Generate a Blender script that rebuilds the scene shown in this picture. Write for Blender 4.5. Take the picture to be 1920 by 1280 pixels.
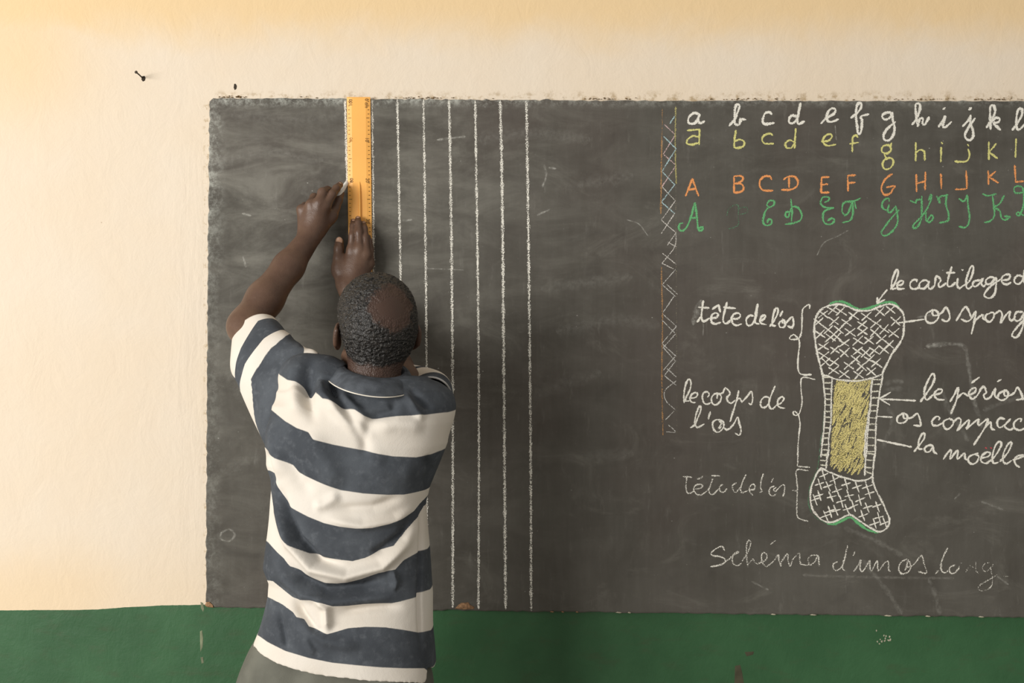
import bpy, bmesh, math, random
import numpy as np
from mathutils import Vector, Matrix

# ------------------------------------------------------------------ clear
for o in list(bpy.data.objects):
    bpy.data.objects.remove(o, do_unlink=True)
scene = bpy.context.scene
COL = scene.collection
random.seed(7)
RNG = np.random.RandomState(11)

# ------------------------------------------------------------------ camera / world / light / exposure
CAM_D, CAM_Z, FPX = 2.6133, 1.57, 1960.0          # distance from the wall, eye height, focal length in photo pixels
cam_data = bpy.data.cameras.new('camera')
cam_data.sensor_width = 36.0
cam_data.lens = FPX / 1920.0 * 36.0
cam = bpy.data.objects.new('camera', cam_data)
cam.location = (0, -CAM_D, CAM_Z)
cam.rotation_euler = (math.pi / 2, 0, 0)
COL.objects.link(cam)
scene.camera = cam

world = bpy.data.worlds.new('world')
scene.world = world
world.use_nodes = True
bg = world.node_tree.nodes['Background']
bg.inputs[0].default_value = (1.0, 0.955, 0.89, 1)
bg.inputs[1].default_value = 0.42

def area(name, loc, target, sx, sy, power, color):
    l = bpy.data.lights.new(name, 'AREA')
    l.shape = 'RECTANGLE'; l.size = sx; l.size_y = sy
    l.energy = power; l.color = color
    o = bpy.data.objects.new(name, l)
    o.location = loc
    o.rotation_euler = (Vector(target) - Vector(loc)).to_track_quat('-Z', 'Y').to_euler()
    COL.objects.link(o)
    return o
# daylight from the row of windows on the left of the classroom
area('window_daylight', (-4.7, -4.9, 2.1), (0.2, 0.0, 1.5), 3.6, 2.2, 405, (1.0, 0.97, 0.93))

scene.view_settings.view_transform = 'Standard'
scene.view_settings.look = 'None'
scene.view_settings.gamma = 1.0
scene.view_settings.use_curve_mapping = False
scene.view_settings.exposure = 0.12

# ------------------------------------------------------------------ helpers
def P(x, y, d):
    """photo pixel at distance d from the wall -> world point"""
    s = (CAM_D - d) / FPX
    return np.array([(x - 960) * s, -d, CAM_Z - (y - 640) * s])

def link(o, parent=None):
    COL.objects.link(o)
    if parent is not None:
        o.parent = parent
        o.matrix_parent_inverse = Matrix.Identity(4)
        pl = Vector((0, 0, 0)); q = parent
        while q is not None:
            pl += q.location; q = q.parent
        o.location = o.location - pl
    return o

def tag(o, label=None, cat=None, group=None, kind=None):
    if label: o['label'] = label
    if cat: o['category'] = cat
    if group: o['group'] = group
    if kind: o['kind'] = kind
    return o

def empty(name, loc):
    o = bpy.data.objects.new(name, None)
    o.location = loc; o.empty_display_size = 0.1
    COL.objects.link(o)
    return o

def mesh_obj(name, verts, faces, mat=None, parent=None, smooth=True, attrs=None):
    """verts (N,3) array, faces list or (M,4)/(M,3) array -> linked object"""
    me = bpy.data.meshes.new(name)
    verts = np.asarray(verts, dtype=np.float32)
    if isinstance(faces, np.ndarray):
        m, k = faces.shape
        me.vertices.add(len(verts)); me.vertices.foreach_set('co', verts.ravel())
        me.loops.add(m * k); me.loops.foreach_set('vertex_index', faces.astype(np.int32).ravel())
        me.polygons.add(m)
        me.polygons.foreach_set('loop_start', np.arange(0, m * k, k, dtype=np.int32))
        me.update(calc_edges=True); me.validate()
    else:
        me.from_pydata([tuple(map(float, v)) for v in verts], [], faces)
        me.update()
    if smooth:
        me.polygons.foreach_set('use_smooth', np.ones(len(me.polygons), dtype=bool))
    for an, arr in (attrs or {}).items():
        arr = np.asarray(arr, dtype=np.float32)
        if arr.ndim == 1:
            a = me.attributes.new(an, 'FLOAT', 'POINT'); a.data.foreach_set('value', arr)
        else:
            a = me.attributes.new(an, 'FLOAT_COLOR', 'POINT'); a.data.foreach_set('color', arr.ravel())
    if mat: me.materials.append(mat)
    o = bpy.data.objects.new(name, me)
    return link(o, parent)

def bm_obj(name, bm, mat=None, parent=None, smooth=False):
    me = bpy.data.meshes.new(name)
    bm.normal_update(); bm.to_mesh(me); bm.free()
    if smooth:
        me.polygons.foreach_set('use_smooth', np.ones(len(me.polygons), dtype=bool))
    if mat: me.materials.append(mat)
    return link(bpy.data.objects.new(name, me), parent)

def box_bm(bm, lo, hi):
    r = bmesh.ops.create_cube(bm, size=1.0)
    c = [(a + b) / 2 for a, b in zip(lo, hi)]; s = [b - a for a, b in zip(lo, hi)]
    for v in r['verts']:
        v.co = Vector((c[0] + v.co.x * s[0], c[1] + v.co.y * s[1], c[2] + v.co.z * s[2]))
    return r['verts']

# ---- material helper
class MatB:
    def __init__(self, name):
        self.m = bpy.data.materials.new(name); self.m.use_nodes = True
        self.nt = self.m.node_tree; self.N = self.nt.nodes; self.L = self.nt.links
        self.bsdf = self.N['Principled BSDF']; self.out = self.N['Material Output']
        self._co = None
    def put(self, sock, v):
        if isinstance(v, bpy.types.NodeSocket): self.L.new(v, sock)
        elif v is not None:
            if isinstance(v, (tuple, list)) and len(v) == 3 and sock.type == 'RGBA': v = (*v, 1)
            sock.default_value = v
    def co(self):
        if self._co is None:
            self._co = self.N.new('ShaderNodeTexCoord').outputs['Object']
        return self._co
    def xyz(self):
        s = self.N.new('ShaderNodeSeparateXYZ'); self.L.new(self.co(), s.inputs[0]); return s.outputs
    def m_(self, op, a, b=None, c=None, clamp=False):
        n = self.N.new('ShaderNodeMath'); n.operation = op; n.use_clamp = clamp
        for i, v in enumerate((a, b, c)):
            if v is not None: self.put(n.inputs[i], v)
        return n.outputs[0]
    def ss(self, v, a, b, o0=0.0, o1=1.0):
        n = self.N.new('ShaderNodeMapRange'); n.interpolation_type = 'SMOOTHSTEP'
        self.put(n.inputs[0], v); n.inputs[1].default_value = a; n.inputs[2].default_value = b
        n.inputs[3].default_value = o0; n.inputs[4].default_value = o1
        return n.outputs[0]
    def vmap(self, scale=(1, 1, 1), rot=(0, 0, 0)):
        n = self.N.new('ShaderNodeMapping'); self.L.new(self.co(), n.inputs[0])
        n.inputs['Scale'].default_value = scale; n.inputs['Rotation'].default_value = rot
        return n.outputs[0]
    def noise(self, scale, detail=3.0, rough=0.5, vec=None, dist=0.0):
        n = self.N.new('ShaderNodeTexNoise'); self.L.new(vec or self.co(), n.inputs['Vector'])
        n.inputs['Scale'].default_value = scale; n.inputs['Detail'].default_value = detail
        n.inputs['Roughness'].default_value = rough; n.inputs['Distortion'].default_value = dist
        return n.outputs[0]
    def voro(self, scale, vec=None, feat='F1'):
        n = self.N.new('ShaderNodeTexVoronoi'); n.feature = feat
        self.L.new(vec or self.co(), n.inputs['Vector']); n.inputs['Scale'].default_value = scale
        return n.outputs[0]
    def mix(self, f, a, b):
        n = self.N.new('ShaderNodeMix'); n.data_type = 'RGBA'
        self.put(n.inputs[0], f); self.put(n.inputs[6], a); self.put(n.inputs[7], b)
        return n.outputs[2]
    def attr(self, name):
        n = self.N.new('ShaderNodeAttribute'); n.attribute_name = name; return n
    def bump(self, h, strength, dist=0.01, normal=None):
        n = self.N.new('ShaderNodeBump'); self.put(n.inputs['Height'], h)
        n.inputs['Strength'].default_value = strength; n.inputs['Distance'].default_value = dist
        if normal is not None: self.L.new(normal, n.inputs['Normal'])
        return n.outputs[0]
    def fin(self, color, rough=0.8, normal=None, spec=0.3):
        self.put(self.bsdf.inputs['Base Color'], color); self.put(self.bsdf.inputs['Roughness'], rough)
        self.bsdf.inputs['Specular IOR Level'].default_value = spec
        if normal is not None: self.L.new(normal, self.bsdf.inputs['Normal'])
        return self.m

def Xw(px, d=0.0): return float(P(px, 640, d)[0])
def Zw(py, d=0.0): return float(P(960, py, d)[2])
def simple(name, col, rough=0.7, spec=0.3, var=0.15, scale=30, bump=0.1, bs=120):
    b = MatB(name)
    n = b.noise(scale, 4)
    c = b.mix(b.ss(n, 0.3, 0.7), tuple(v * (1 - var) for v in col), tuple(min(1, v * (1 + var)) for v in col))
    return b.fin(c, rough, b.bump(b.noise(bs, 3), bump, 0.002), spec)

# ------------------------------------------------------------------ materials
def wall_material():
    b = MatB('painted_plaster'); x, y, z = b.xyz()
    big = b.noise(2.2, 4, 0.55); fine = b.noise(26, 5, 0.6); mid = b.noise(7, 4, 0.6, dist=0.6)
    cream = b.mix(b.ss(big, 0.35, 0.68), (0.755, 0.640, 0.495), (0.760, 0.665, 0.540))
    # the paler repainted field round the blackboard, leaving the older yellow paint above and at the upper left
    zz = b.m_('ADD', z, b.m_('MULTIPLY', b.m_('SUBTRACT', mid, 0.5), 0.10))
    xx = b.m_('ADD', x, b.m_('MULTIPLY', b.m_('SUBTRACT', mid, 0.5), 0.08))
    old_top = b.ss(zz, Zw(120), Zw(10))
    old_left = b.m_('MULTIPLY', b.ss(xx, Xw(275), Xw(30)), b.ss(zz, Zw(330), Zw(90)))
    low_left_vignette = b.m_('MULTIPLY', b.ss(zz, Zw(960), Zw(1130)), b.ss(xx, Xw(400), Xw(40), 0.15, 0.5))  # warm vignette in the lower left corner, put into the wall colour
    old_and_vignette = b.m_('MAXIMUM', b.m_('MAXIMUM', old_top, b.m_('MULTIPLY', old_left, 0.7)), low_left_vignette)
    cream = b.mix(old_and_vignette, cream, (0.775, 0.580, 0.335))
    # dust caught along the top ledge of the board
    led = b.m_('MULTIPLY', b.ss(z, Zw(166), Zw(183)), b.ss(x, Xw(385), Xw(400)))
    led = b.m_('MULTIPLY', led, b.m_('MULTIPLY', b.ss(z, Zw(215), Zw(195)), b.ss(x, Xw(2345), Xw(2325))))
    led = b.m_('MULTIPLY', led, b.ss(b.noise(38, 5, 0.7), 0.47, 0.66))
    cream = b.mix(b.m_('MULTIPLY', led, 0.75), cream, (0.36, 0.25, 0.12))
    lede = b.m_('MULTIPLY', b.ss(x, Xw(378), Xw(386)), b.ss(b.noise(60, 4, 0.7), 0.52, 0.62))
    lede = b.m_('MULTIPLY', lede, b.m_('MULTIPLY', b.ss(z, Zw(180), Zw(200)), b.ss(x, Xw(400), Xw(394))))
    cream = b.mix(b.m_('MULTIPLY', lede, 0.6), cream, (0.45, 0.33, 0.18))
    # small fly specks and scuffs
    sp = b.m_('LESS_THAN', b.voro(16), 0.028)
    sp = b.m_('MULTIPLY', sp, b.ss(b.noise(5, 2), 0.5, 0.6))
    cream = b.mix(b.m_('MULTIPLY', sp, 0.55), cream, (0.42, 0.31, 0.2))
    # green dado
    g = b.mix(b.ss(b.noise(5, 5, 0.6), 0.35, 0.7), (0.031, 0.097, 0.039), (0.042, 0.122, 0.051))
    g = b.mix(b.m_('MULTIPLY', b.ss(b.noise(11, 6, 0.65, b.vmap((1, 1, 2.5))), 0.50, 0.74), 0.45), g, (0.055, 0.075, 0.036))
    g = b.mix(b.m_('MULTIPLY', b.ss(b.noise(90, 4, 0.7), 0.70, 0.78), 0.35), g, (0.20, 0.32, 0.2))
    g = b.mix(b.m_('MULTIPLY', b.m_('LESS_THAN', b.voro(22), 0.03), b.ss(b.noise(4, 2), 0.54, 0.6)), g, (0.5, 0.55, 0.42))
    zb = b.ss(x, Xw(100), Xw(380), Zw(1143.5), Zw(1133))
    zb = b.m_('ADD', zb, b.m_('MULTIPLY', b.m_('SUBTRACT', b.noise(9, 2), 0.5), 0.006))
    zb = b.m_('ADD', zb, b.m_('MULTIPLY', b.m_('SUBTRACT', b.noise(70, 2), 0.5), 0.002))
    isg = b.m_('LESS_THAN', z, zb)
    col = b.mix(isg, cream, g)
    tro = b.noise(12, 5, 0.65, b.vmap((1.2, 1, 0.8)), 0.8)
    h = b.m_('ADD', b.m_('MULTIPLY', fine, 0.5), b.m_('ADD', b.m_('MULTIPLY', tro, 0.9), b.m_('MULTIPLY', b.noise(160, 3), 0.12)))
    nb = b.m_('MULTIPLY', b.m_('MULTIPLY', b.ss(x, Xw(290), Xw(350)), b.ss(x, Xw(470), Xw(400))), b.m_('MULTIPLY', b.m_('MULTIPLY', b.ss(z, Zw(1110), Zw(950)), b.ss(z, Zw(190), Zw(330))), b.noise(30, 4, 0.6, b.vmap((1.5, 1, 0.22)), 0.6)))
    h = b.m_('ADD', h, b.m_('MULTIPLY', nb, 0.8))
    nrm = b.bump(h, 0.22, 0.010)
    rough = b.m_('SUBTRACT', 0.85, b.m_('MULTIPLY', isg, 0.32))
    return b.fin(col, rough, nrm, 0.3)

BX0, BX1 = 390, 2330          # blackboard sides in photo pixels
def board_material():
    b = MatB('slate_black_paint'); x, y, z = b.xyz()
    big = b.noise(3.0, 5, 0.6, dist=0.8)
    streak = b.noise(5, 6, 0.65, b.vmap((1.0, 1, 2.6), (0, math.radians(34), 0)), 0.6)
    wipe = b.noise(16, 5, 0.7, b.vmap((3.5, 1, 0.7), (0, math.radians(-28), 0)))
    brush = b.noise(60, 4, 0.6, b.vmap((1, 1, 0.12)))
    col = b.mix(b.ss(big, 0.3, 0.72), (0.066, 0.060, 0.049), (0.096, 0.090, 0.076))
    col = b.mix(b.m_('MULTIPLY', b.ss(b.noise(1.6, 3), 0.45, 0.65), 0.6), col, (0.086, 0.071, 0.060))
    # rubbed-in chalk dust: heaviest at the left part where lessons were wiped off
    left = b.ss(x, Xw(1300), Xw(430))
    up = b.ss(z, Zw(900), Zw(230), 0.35, 1.0)
    d1 = b.m_('MULTIPLY', b.ss(streak, 0.36, 0.78), b.m_('MULTIPLY', b.m_('ADD', 0.14, b.m_('MULTIPLY', left, 0.62)), up))
    col = b.mix(b.m_('MULTIPLY', d1, 0.62), col, (0.36, 0.35, 0.30))
    d2 = b.m_('MULTIPLY', b.ss(wipe, 0.58, 0.82), 0.16)
    col = b.mix(d2, col, (0.4, 0.39, 0.35))
    col = b.mix(b.m_('MULTIPLY', b.ss(brush, 0.35, 0.7), 0.018), col, (0.5, 0.48, 0.44))
    # fresh white dust at the left and top borders
    eg = b.m_('MAXIMUM', b.m_('MULTIPLY', b.ss(x, Xw(432), Xw(392)), b.ss(z, Zw(620), Zw(230), 0.25, 1.0)),
              b.m_('MULTIPLY', b.ss(z, Zw(208), Zw(186)), b.ss(x, Xw(1250), Xw(700), 0.55, 1.0)))
    egn = b.m_('MULTIPLY', eg, b.ss(b.noise(46, 6, 0.8), 0.40, 0.70))
    col = b.mix(b.m_('MULTIPLY', egn, 0.62), col, (0.66, 0.68, 0.61))
    # dry brush marks at the lower left
    # specks and small chalk touches
    s1 = b.m_('MULTIPLY', b.m_('LESS_THAN', b.voro(24, b.vmap((1, 1, 1.5), (0, 0.6, 0))), 0.045), b.ss(b.noise(5, 3), 0.5, 0.62))
    col = b.mix(b.m_('MULTIPLY', s1, 0.4), col, (0.6, 0.6, 0.55))
    s2 = b.ss(b.noise(230, 2), 0.70, 0.80)
    col = b.mix(b.m_('MULTIPLY', s2, 0.13), col, (0.7, 0.7, 0.65))
    col = b.mix(b.m_('MULTIPLY', b.ss(b.noise(7, 4, 0.6, dist=1.0), 0.55, 0.78), 0.30), col, (0.036, 0.032, 0.027))
    col = b.mix(b.m_('MULTIPLY', b.ss(b.noise(4.5, 6, 0.7, b.vmap((1, 1, 1.8), (0, 0.5, 0)), 1.2), 0.52, 0.8), 0.28), col, (0.26, 0.25, 0.215))
    nrm = b.bump(b.m_('ADD', b.noise(40, 5, 0.6), b.m_('MULTIPLY', b.noise(300, 3), 0.25)), 0.12, 0.006)
    return b.fin(col, 0.72, nrm, 0.28)

def chalk_material():
    b = MatB('chalk')
    c = b.attr('Col').outputs['Color']; e = b.attr('edge').outputs['Fac']; dn = b.attr('dens').outputs['Fac']
    g = b.noise(430, 2.5, 0.6); g2 = b.noise(55, 2, 0.5)
    ee = b.m_('MULTIPLY', e, e)
    cov = b.m_('SUBTRACT', b.m_('ADD', b.m_('SUBTRACT', dn, 0.035), b.m_('MULTIPLY', b.m_('SUBTRACT', g2, 0.5), 0.18)), b.m_('MULTIPLY', ee, 0.26))
    al = b.m_('MULTIPLY', b.m_('SUBTRACT', cov, g), 9.0); al = b.m_('ADD', al, 0.5, clamp=True)
    b.put(b.bsdf.inputs['Alpha'], al)
    return b.fin(c, 0.95, None, 0.1)

def smear_material():
    b = MatB('wiped_chalk')
    c = b.attr('Col').outputs['Color']; e = b.attr('edge').outputs['Fac']; dn = b.attr('dens').outputs['Fac']
    g = b.ss(b.noise(90, 5, 0.7), 0.30, 0.72)
    al = b.m_('MULTIPLY', b.m_('SUBTRACT', 1.0, b.m_('POWER', e, 1.5)), b.m_('MULTIPLY', g, dn), clamp=True)
    b.put(b.bsdf.inputs['Alpha'], al)
    return b.fin(c, 0.95, None, 0.1)

def skin_material():
    b = MatB('dark_brown_skin')
    n = b.noise(22, 4, 0.6); v = b.noise(5, 3)
    c = b.mix(b.ss(n, 0.3, 0.7), (0.078, 0.040, 0.025), (0.118, 0.065, 0.041))
    c = b.mix(b.m_('MULTIPLY', b.ss(v, 0.4, 0.65), 0.35), c, (0.15, 0.088, 0.058))
    c = b.mix(b.attr('pale').outputs['Fac'], c, (0.34, 0.185, 0.115))
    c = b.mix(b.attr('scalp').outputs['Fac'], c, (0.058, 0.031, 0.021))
    h = b.m_('ADD', b.m_('MULTIPLY', b.voro(420), 0.5), b.noise(140, 3))
    return b.fin(c, 0.44, b.bump(h, 0.16, 0.0025), 0.42)

def hair_material():
    b = MatB('short_greying_hair')
    v = b.voro(260); n = b.noise(190, 3)
    c = b.mix(b.ss(n, 0.50, 0.72), (0.009, 0.008, 0.007), (0.036, 0.032, 0.028))
    c = b.mix(b.m_('MULTIPLY', b.ss(b.noise(420, 2), 0.60, 0.7), 0.45), c, (0.22, 0.20, 0.18))
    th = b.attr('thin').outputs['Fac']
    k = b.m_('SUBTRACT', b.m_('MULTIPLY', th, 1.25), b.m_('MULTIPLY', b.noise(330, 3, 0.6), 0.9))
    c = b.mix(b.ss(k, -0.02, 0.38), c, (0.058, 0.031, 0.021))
    h = b.m_('ADD', b.m_('MULTIPLY', v, -1.0), b.m_('MULTIPLY', n, 0.8))
    return b.fin(c, 0.50, b.bump(h, 0.45, 0.003), 0.42)

def shirt_material():
    b = MatB('striped_cotton'); u = b.attr('stripe').outputs['Fac']
    s = b.m_('SINE', b.m_('MULTIPLY', u, math.pi))
    f = b.m_('ADD', b.m_('MULTIPLY', s, 14.0), 0.5, clamp=True)
    wash = b.noise(9, 5, 0.65); fade = b.noise(55, 4, 0.6)
    navy = b.mix(b.ss(wash, 0.35, 0.72), (0.055, 0.062, 0.072), (0.090, 0.101, 0.115))
    navy = b.mix(b.m_('MULTIPLY', b.ss(fade, 0.5, 0.75), 0.28), navy, (0.18, 0.195, 0.215))
    cream = b.mix(b.ss(b.noise(6, 3), 0.35, 0.7), (0.68, 0.625, 0.545), (0.725, 0.68, 0.61))
    c = b.mix(f, cream, navy)
    weave = b.noise(600, 2); wr = b.noise(16, 4, 0.6, dist=0.5)
    nrm = b.bump(b.m_('ADD', b.m_('MULTIPLY', weave, 0.25), b.m_('MULTIPLY', wr, 1.2)), 0.22, 0.006)
    return b.fin(c, 0.9, nrm, 0.15)

M_WALL = wall_material(); M_BOARD = board_material(); M_CHALK = chalk_material(); M_SMEAR = smear_material()
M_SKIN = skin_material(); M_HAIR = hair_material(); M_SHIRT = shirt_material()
M_NAVY = simple('navy_rib_cotton', (0.084, 0.094, 0.108), 0.9, 0.15, 0.25, 40, 0.25, 500)
M_PIPE = simple('pale_piping', (0.72, 0.68, 0.6), 0.9, 0.1)
M_PANTS = simple('olive_grey_twill', (0.135, 0.135, 0.112), 0.9, 0.15, 0.15, 14, 0.2, 400)
M_SHOE = simple('black_leather', (0.02, 0.018, 0.016), 0.4, 0.4)
M_SOLE = simple('shoe_rubber', (0.05, 0.045, 0.04), 0.8)
M_RULER = simple('orange_plastic', (0.93, 0.46, 0.105), 0.42, 0.4, 0.05, 8, 0.03, 60)
M_INK = simple('printed_ink', (0.11, 0.055, 0.015), 0.7)
M_INKF = simple('worn_ink', (0.52, 0.26, 0.06), 0.7)
M_INKM = simple('part_worn_ink', (0.30, 0.15, 0.04), 0.7)
M_STICK = simple('chalk_stick', (0.85, 0.82, 0.74), 0.95, 0.1)
M_NAIL = simple('rusty_iron', (0.045, 0.032, 0.02), 0.7, 0.4)
M_DIRT = simple('brown_mud', (0.24, 0.155, 0.075), 0.95, 0.1, 0.35, 120, 0.5, 200)
M_CLAY = simple('bare_clay_plaster', (0.30, 0.175, 0.095), 0.95, 0.1, 0.35, 160, 0.6, 250)
M_PLAST = simple('bare_white_plaster', (0.46, 0.42, 0.32), 0.95, 0.1, 0.2)
M_SMUT = simple('dark_smut', (0.075, 0.070, 0.045), 0.9, 0.1)
M_PLUG = simple('dull_green_plaster', (0.20, 0.22, 0.14), 0.95, 0.1, 0.3)
M_HOLE = simple('dark_hole', (0.05, 0.04, 0.03), 0.95, 0.1)
M_FLOOR = simple('grey_cement_floor', (0.30, 0.27, 0.23), 0.85, 0.2, 0.15, 6, 0.2, 40)
M_NAILS = simple('fingernail', (0.42, 0.25, 0.165), 0.35, 0.4, 0.05)
M_EYE = simple('eyeball', (0.6, 0.55, 0.5), 0.2, 0.5, 0.02)

# ------------------------------------------------------------------ setting
bm = bmesh.new(); box_bm(bm, (-3.2, 0.0, -0.05), (3.6, 0.15, 3.2))
wall = bm_obj('wall_back', bm, M_WALL); tag(wall, 'cream plaster wall with a green painted dado', kind='structure')
bm = bmesh.new(); box_bm(bm, (-3.2, -3.2, -0.1), (3.6, 0.0, 0.0))
floor = bm_obj('floor', bm, M_FLOOR); tag(floor, 'grey cement floor', kind='structure')

def patch(name, pts, mat, parent, d0, th, label=None, dome=0.35):
    """small irregular flake: outline in photo pixels, thickness th"""
    n = len(pts); c = np.mean(np.array(pts, float), axis=0)
    vs = [P(x, y, d0) for x, y in pts] + [P(c[0] + (x - c[0]) * .8, c[1] + (y - c[1]) * .8, d0 + th) for x, y in pts] + [P(c[0], c[1], d0 + th * (1 + dome))]
    fs = [(i, (i + 1) % n, n + (i + 1) % n, n + i) for i in range(n)] + [(n + i, n + (i + 1) % n, 2 * n) for i in range(n)]
    fs = [f[::-1] for f in fs]
    o = mesh_obj(name, vs, fs, mat, parent, False)
    if label: o['label'] = label
    return o
patch('plaster_hole', [(439, 157), (442, 157), (444, 161), (443, 167), (440, 169), (438, 164)], M_HOLE, wall, 0.0, 0.0012, 'small dark hole in the cream plaster')
for pts in ([(376, 1128), (381, 1130), (383, 1141), (381, 1147), (377, 1140)],
            [(375, 1183), (379, 1181), (381, 1196), (380, 1212), (376, 1222), (375, 1200)],
            [(376, 1232), (381, 1231), (382, 1242), (378, 1244)]):
    patch('paint_chip', pts, M_PLUG, wall, 0.0, 0.0006, 'pale chip in the green paint')
for pts in ([(1378, 1248), (1388, 1246), (1392, 1262), (1396, 1290), (1377, 1290)],
            [(1396, 1222), (1414, 1221), (1412, 1227), (1400, 1230)]):
    patch('paint_smear', pts, M_SMUT, wall, 0.0, 0.0004, 'dark smear on the green paint')
for i in range(16):
    cx, cy = random.gauss(1662, 10), random.gauss(1197, 6)
    patch('paint_splash', [(cx + random.uniform(.8, 2.2) * math.cos(a), cy + random.uniform(.8, 3.0) * math.sin(a)) for a in (0, 1.2, 2.5, 3.7, 5)], M_PLAST, wall, 0.0, 0.0005)

# ------------------------------------------------------------------ blackboard
BD = 0.009                                     # front face of the board stands this far out of the wall
def board_edges():
    rnd = random.Random(3)
    def run(p, q, n, amp):
        out = []
        for i in range(n):
            t = i / n
            nx, ny = -(q[1] - p[1]), q[0] - p[0]; l = math.hypot(nx, ny)
            j = rnd.gauss(0, amp)
            out.append((p[0] + (q[0] - p[0]) * t + nx / l * j, p[1] + (q[1] - p[1]) * t + ny / l * j))
        return out
    out = run((400, 184), (1240, 189), 110, 0.7) + run((1240, 189), (2330, 190), 110, 0.7)
    out += run((2330, 190), (2330, 1165), 12, 0.5)
    out += run((2330, 1165), (1920, 1157), 40, 0.7) + run((1920, 1157), (1000, 1146), 95, 0.7) + run((1000, 1146), (396, 1138), 60, 0.7)
    out += run((396, 1138), (386, 1128), 3, 0.3) + run((386, 1128), (389, 600), 70, 0.8) + run((389, 600), (393, 190), 60, 0.8) + run((393, 190), (400, 184), 2, 0.2)
    return out
be = board_edges(); n = len(be)
vs = [P(x, y, 0.0003) for x, y in be] + [P(x, y, BD - 0.0015) for x, y in be]
cxy = np.mean(np.array(be), axis=0)
def inset(x, y, a):
    return (x + (a if x < 700 and x < 402 else (-a if x > 2300 else 0)), y + (a if y < 300 and y < 195 else (-a if y > 1120 else 0)))
vs += [P(*inset(x, y, 2.0), BD) for x, y in be]
fs = [(i, n + i, n + (i + 1) % n, (i + 1) % n) for i in range(n)] + [(n + i, 2 * n + i, 2 * n + (i + 1) % n, n + (i + 1) % n) for i in range(n)]
fs += [tuple(range(2 * n, 3 * n))[::-1]]
fs = [f[::-1] for f in fs]
board = mesh_obj('blackboard', vs, fs, M_BOARD, None, False)
tag(board, 'long dark grey blackboard plastered on the cream wall, covered in chalk writing', 'blackboard')
_bm = bmesh.new(); _bm.from_mesh(board.data); bmesh.ops.recalc_face_normals(_bm, faces=_bm.faces); _bm.to_mesh(board.data); _bm.free()

# --- chalk strokes --------------------------------------------------------
WHITE = (0.80, 0.775, 0.69); YEL = (0.66, 0.63, 0.24); ORA = (0.80, 0.33, 0.12); GRN = (0.14, 0.43, 0.18)
BLUE = (0.42, 0.58, 0.60); PINK = (0.66, 0.48, 0.47); DYEL = (0.42, 0.38, 0.16); DORA = (0.42, 0.24, 0.11); RED = (0.5, 0.09, 0.1)
_zc = [0]
def catmull(pts, step):
    p = [np.array(q, float) for q in pts]
    if len(p) < 3:
        a, b = p[0], p[-1]; m = max(2, int(np.linalg.norm(b - a) / step) + 1)
        return np.array([a + (b - a) * t for t in np.linspace(0, 1, m)])
    p = [2 * p[0] - p[1]] + p + [2 * p[-1] - p[-2]]
    out = []
    for i in range(1, len(p) - 2):
        m = max(2, int(np.linalg.norm(p[i + 1] - p[i]) / step))
        for t in np.linspace(0, 1, m, endpoint=False):
            t2, t3 = t * t, t * t * t
            out.append(0.5 * (2 * p[i] + (p[i + 1] - p[i - 1]) * t + (2 * p[i - 1] - 5 * p[i] + 4 * p[i + 1] - p[i + 2]) * t2 + (3 * p[i] - p[i - 1] - 3 * p[i + 1] + p[i + 2]) * t3))
    out.append(p[-2])
    return np.array(out)

def chalk(name, parts, parent, label=None):
    """parts: list of (strokes in photo px, colour, width px, density)"""
    V, F, E, D, C = [], [], [], [], []
    for strokes, colr, w, dens in parts:
        for st in strokes:
            c = catmull(st, 2.0)
            if len(st) > 5 and len(c) > 8:
                pass
            t = np.gradient(c, axis=0); t /= (np.linalg.norm(t, axis=1, keepdims=True) + 1e-9)
            nn = np.stack([-t[:, 1], t[:, 0]], 1)
            m = len(c); ph = random.uniform(0, 9)
            ww = 0.5 * w * (1 + 0.18 * np.sin(np.arange(m) * 0.33 + ph) + 0.12 * np.sin(np.arange(m) * 0.9 + 2 * ph))
            ww[0] *= .7; ww[-1] *= .7
            _zc[0] = (_zc[0] + 1) % 40
            d = BD + 0.0002 + (_zc[0] % 12) * 0.00004
            # round the ends slightly
            c = np.vstack([c[:1] - t[:1] * w * .25, c, c[-1:] + t[-1:] * w * .25]); nn = np.vstack([nn[:1], nn, nn[-1:]]); ww = np.concatenate([[ww[0] * .4], ww, [ww[-1] * .4]]); m += 2
            b0 = len(V)
            for i in range(m):
                for e in (-1, 0, 1):
                    q = c[i] + nn[i] * ww[i] * e
                    V.append(P(q[0], q[1], d + min(i, 160) * 0.000002)); E.append(abs(e)); D.append(dens); C.append((*colr, 1))
            for i in range(m - 1):
                for k in (0, 1):
                    a = b0 + i * 3 + k
                    F.append((a, a + 3, a + 4, a + 1))
    o = mesh_obj(name, V, F, M_SMEAR if name == 'chalk_smear' else M_CHALK, parent, False, {'edge': E, 'dens': D, 'Col': np.array(C)})
    if label: o['label'] = label
    return o
def fr(x0, y0, s):
    return lambda strokes: [[(x0 + a / s, y0 + b / s) for a, b in st] for st in strokes]

# ruled vertical lines
LINES = [([(647, 190), (649, 270), (651, 341)], 6.5, .60), ([(697, 188), (699, 350), (701, 520), (704, 800), (706, 1138)], 7, .58),
         ([(745, 188), (748, 350), (751, 520), (753, 800), (755, 1139)], 6.5, .58), ([(794, 188), (797, 400), (800, 700), (800, 930), (802, 1139)], 6.5, .57),
         ([(842, 189), (845, 350), (848, 600), (849, 860), (849, 1137)], 7.5, .57), ([(891, 190), (894, 380), (897, 620), (898, 860), (897, 1140)], 6.5, .58),
         ([(938, 190), (942, 380), (944, 620), (946, 860), (948, 1141)], 7.5, .59), ([(987, 191), (990, 380), (993, 620), (995, 860), (996, 1143)], 7, .58)]
for st, w, dn in LINES:
    chalk('chalk_line', [([st], WHITE, w, dn)], board)

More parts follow.
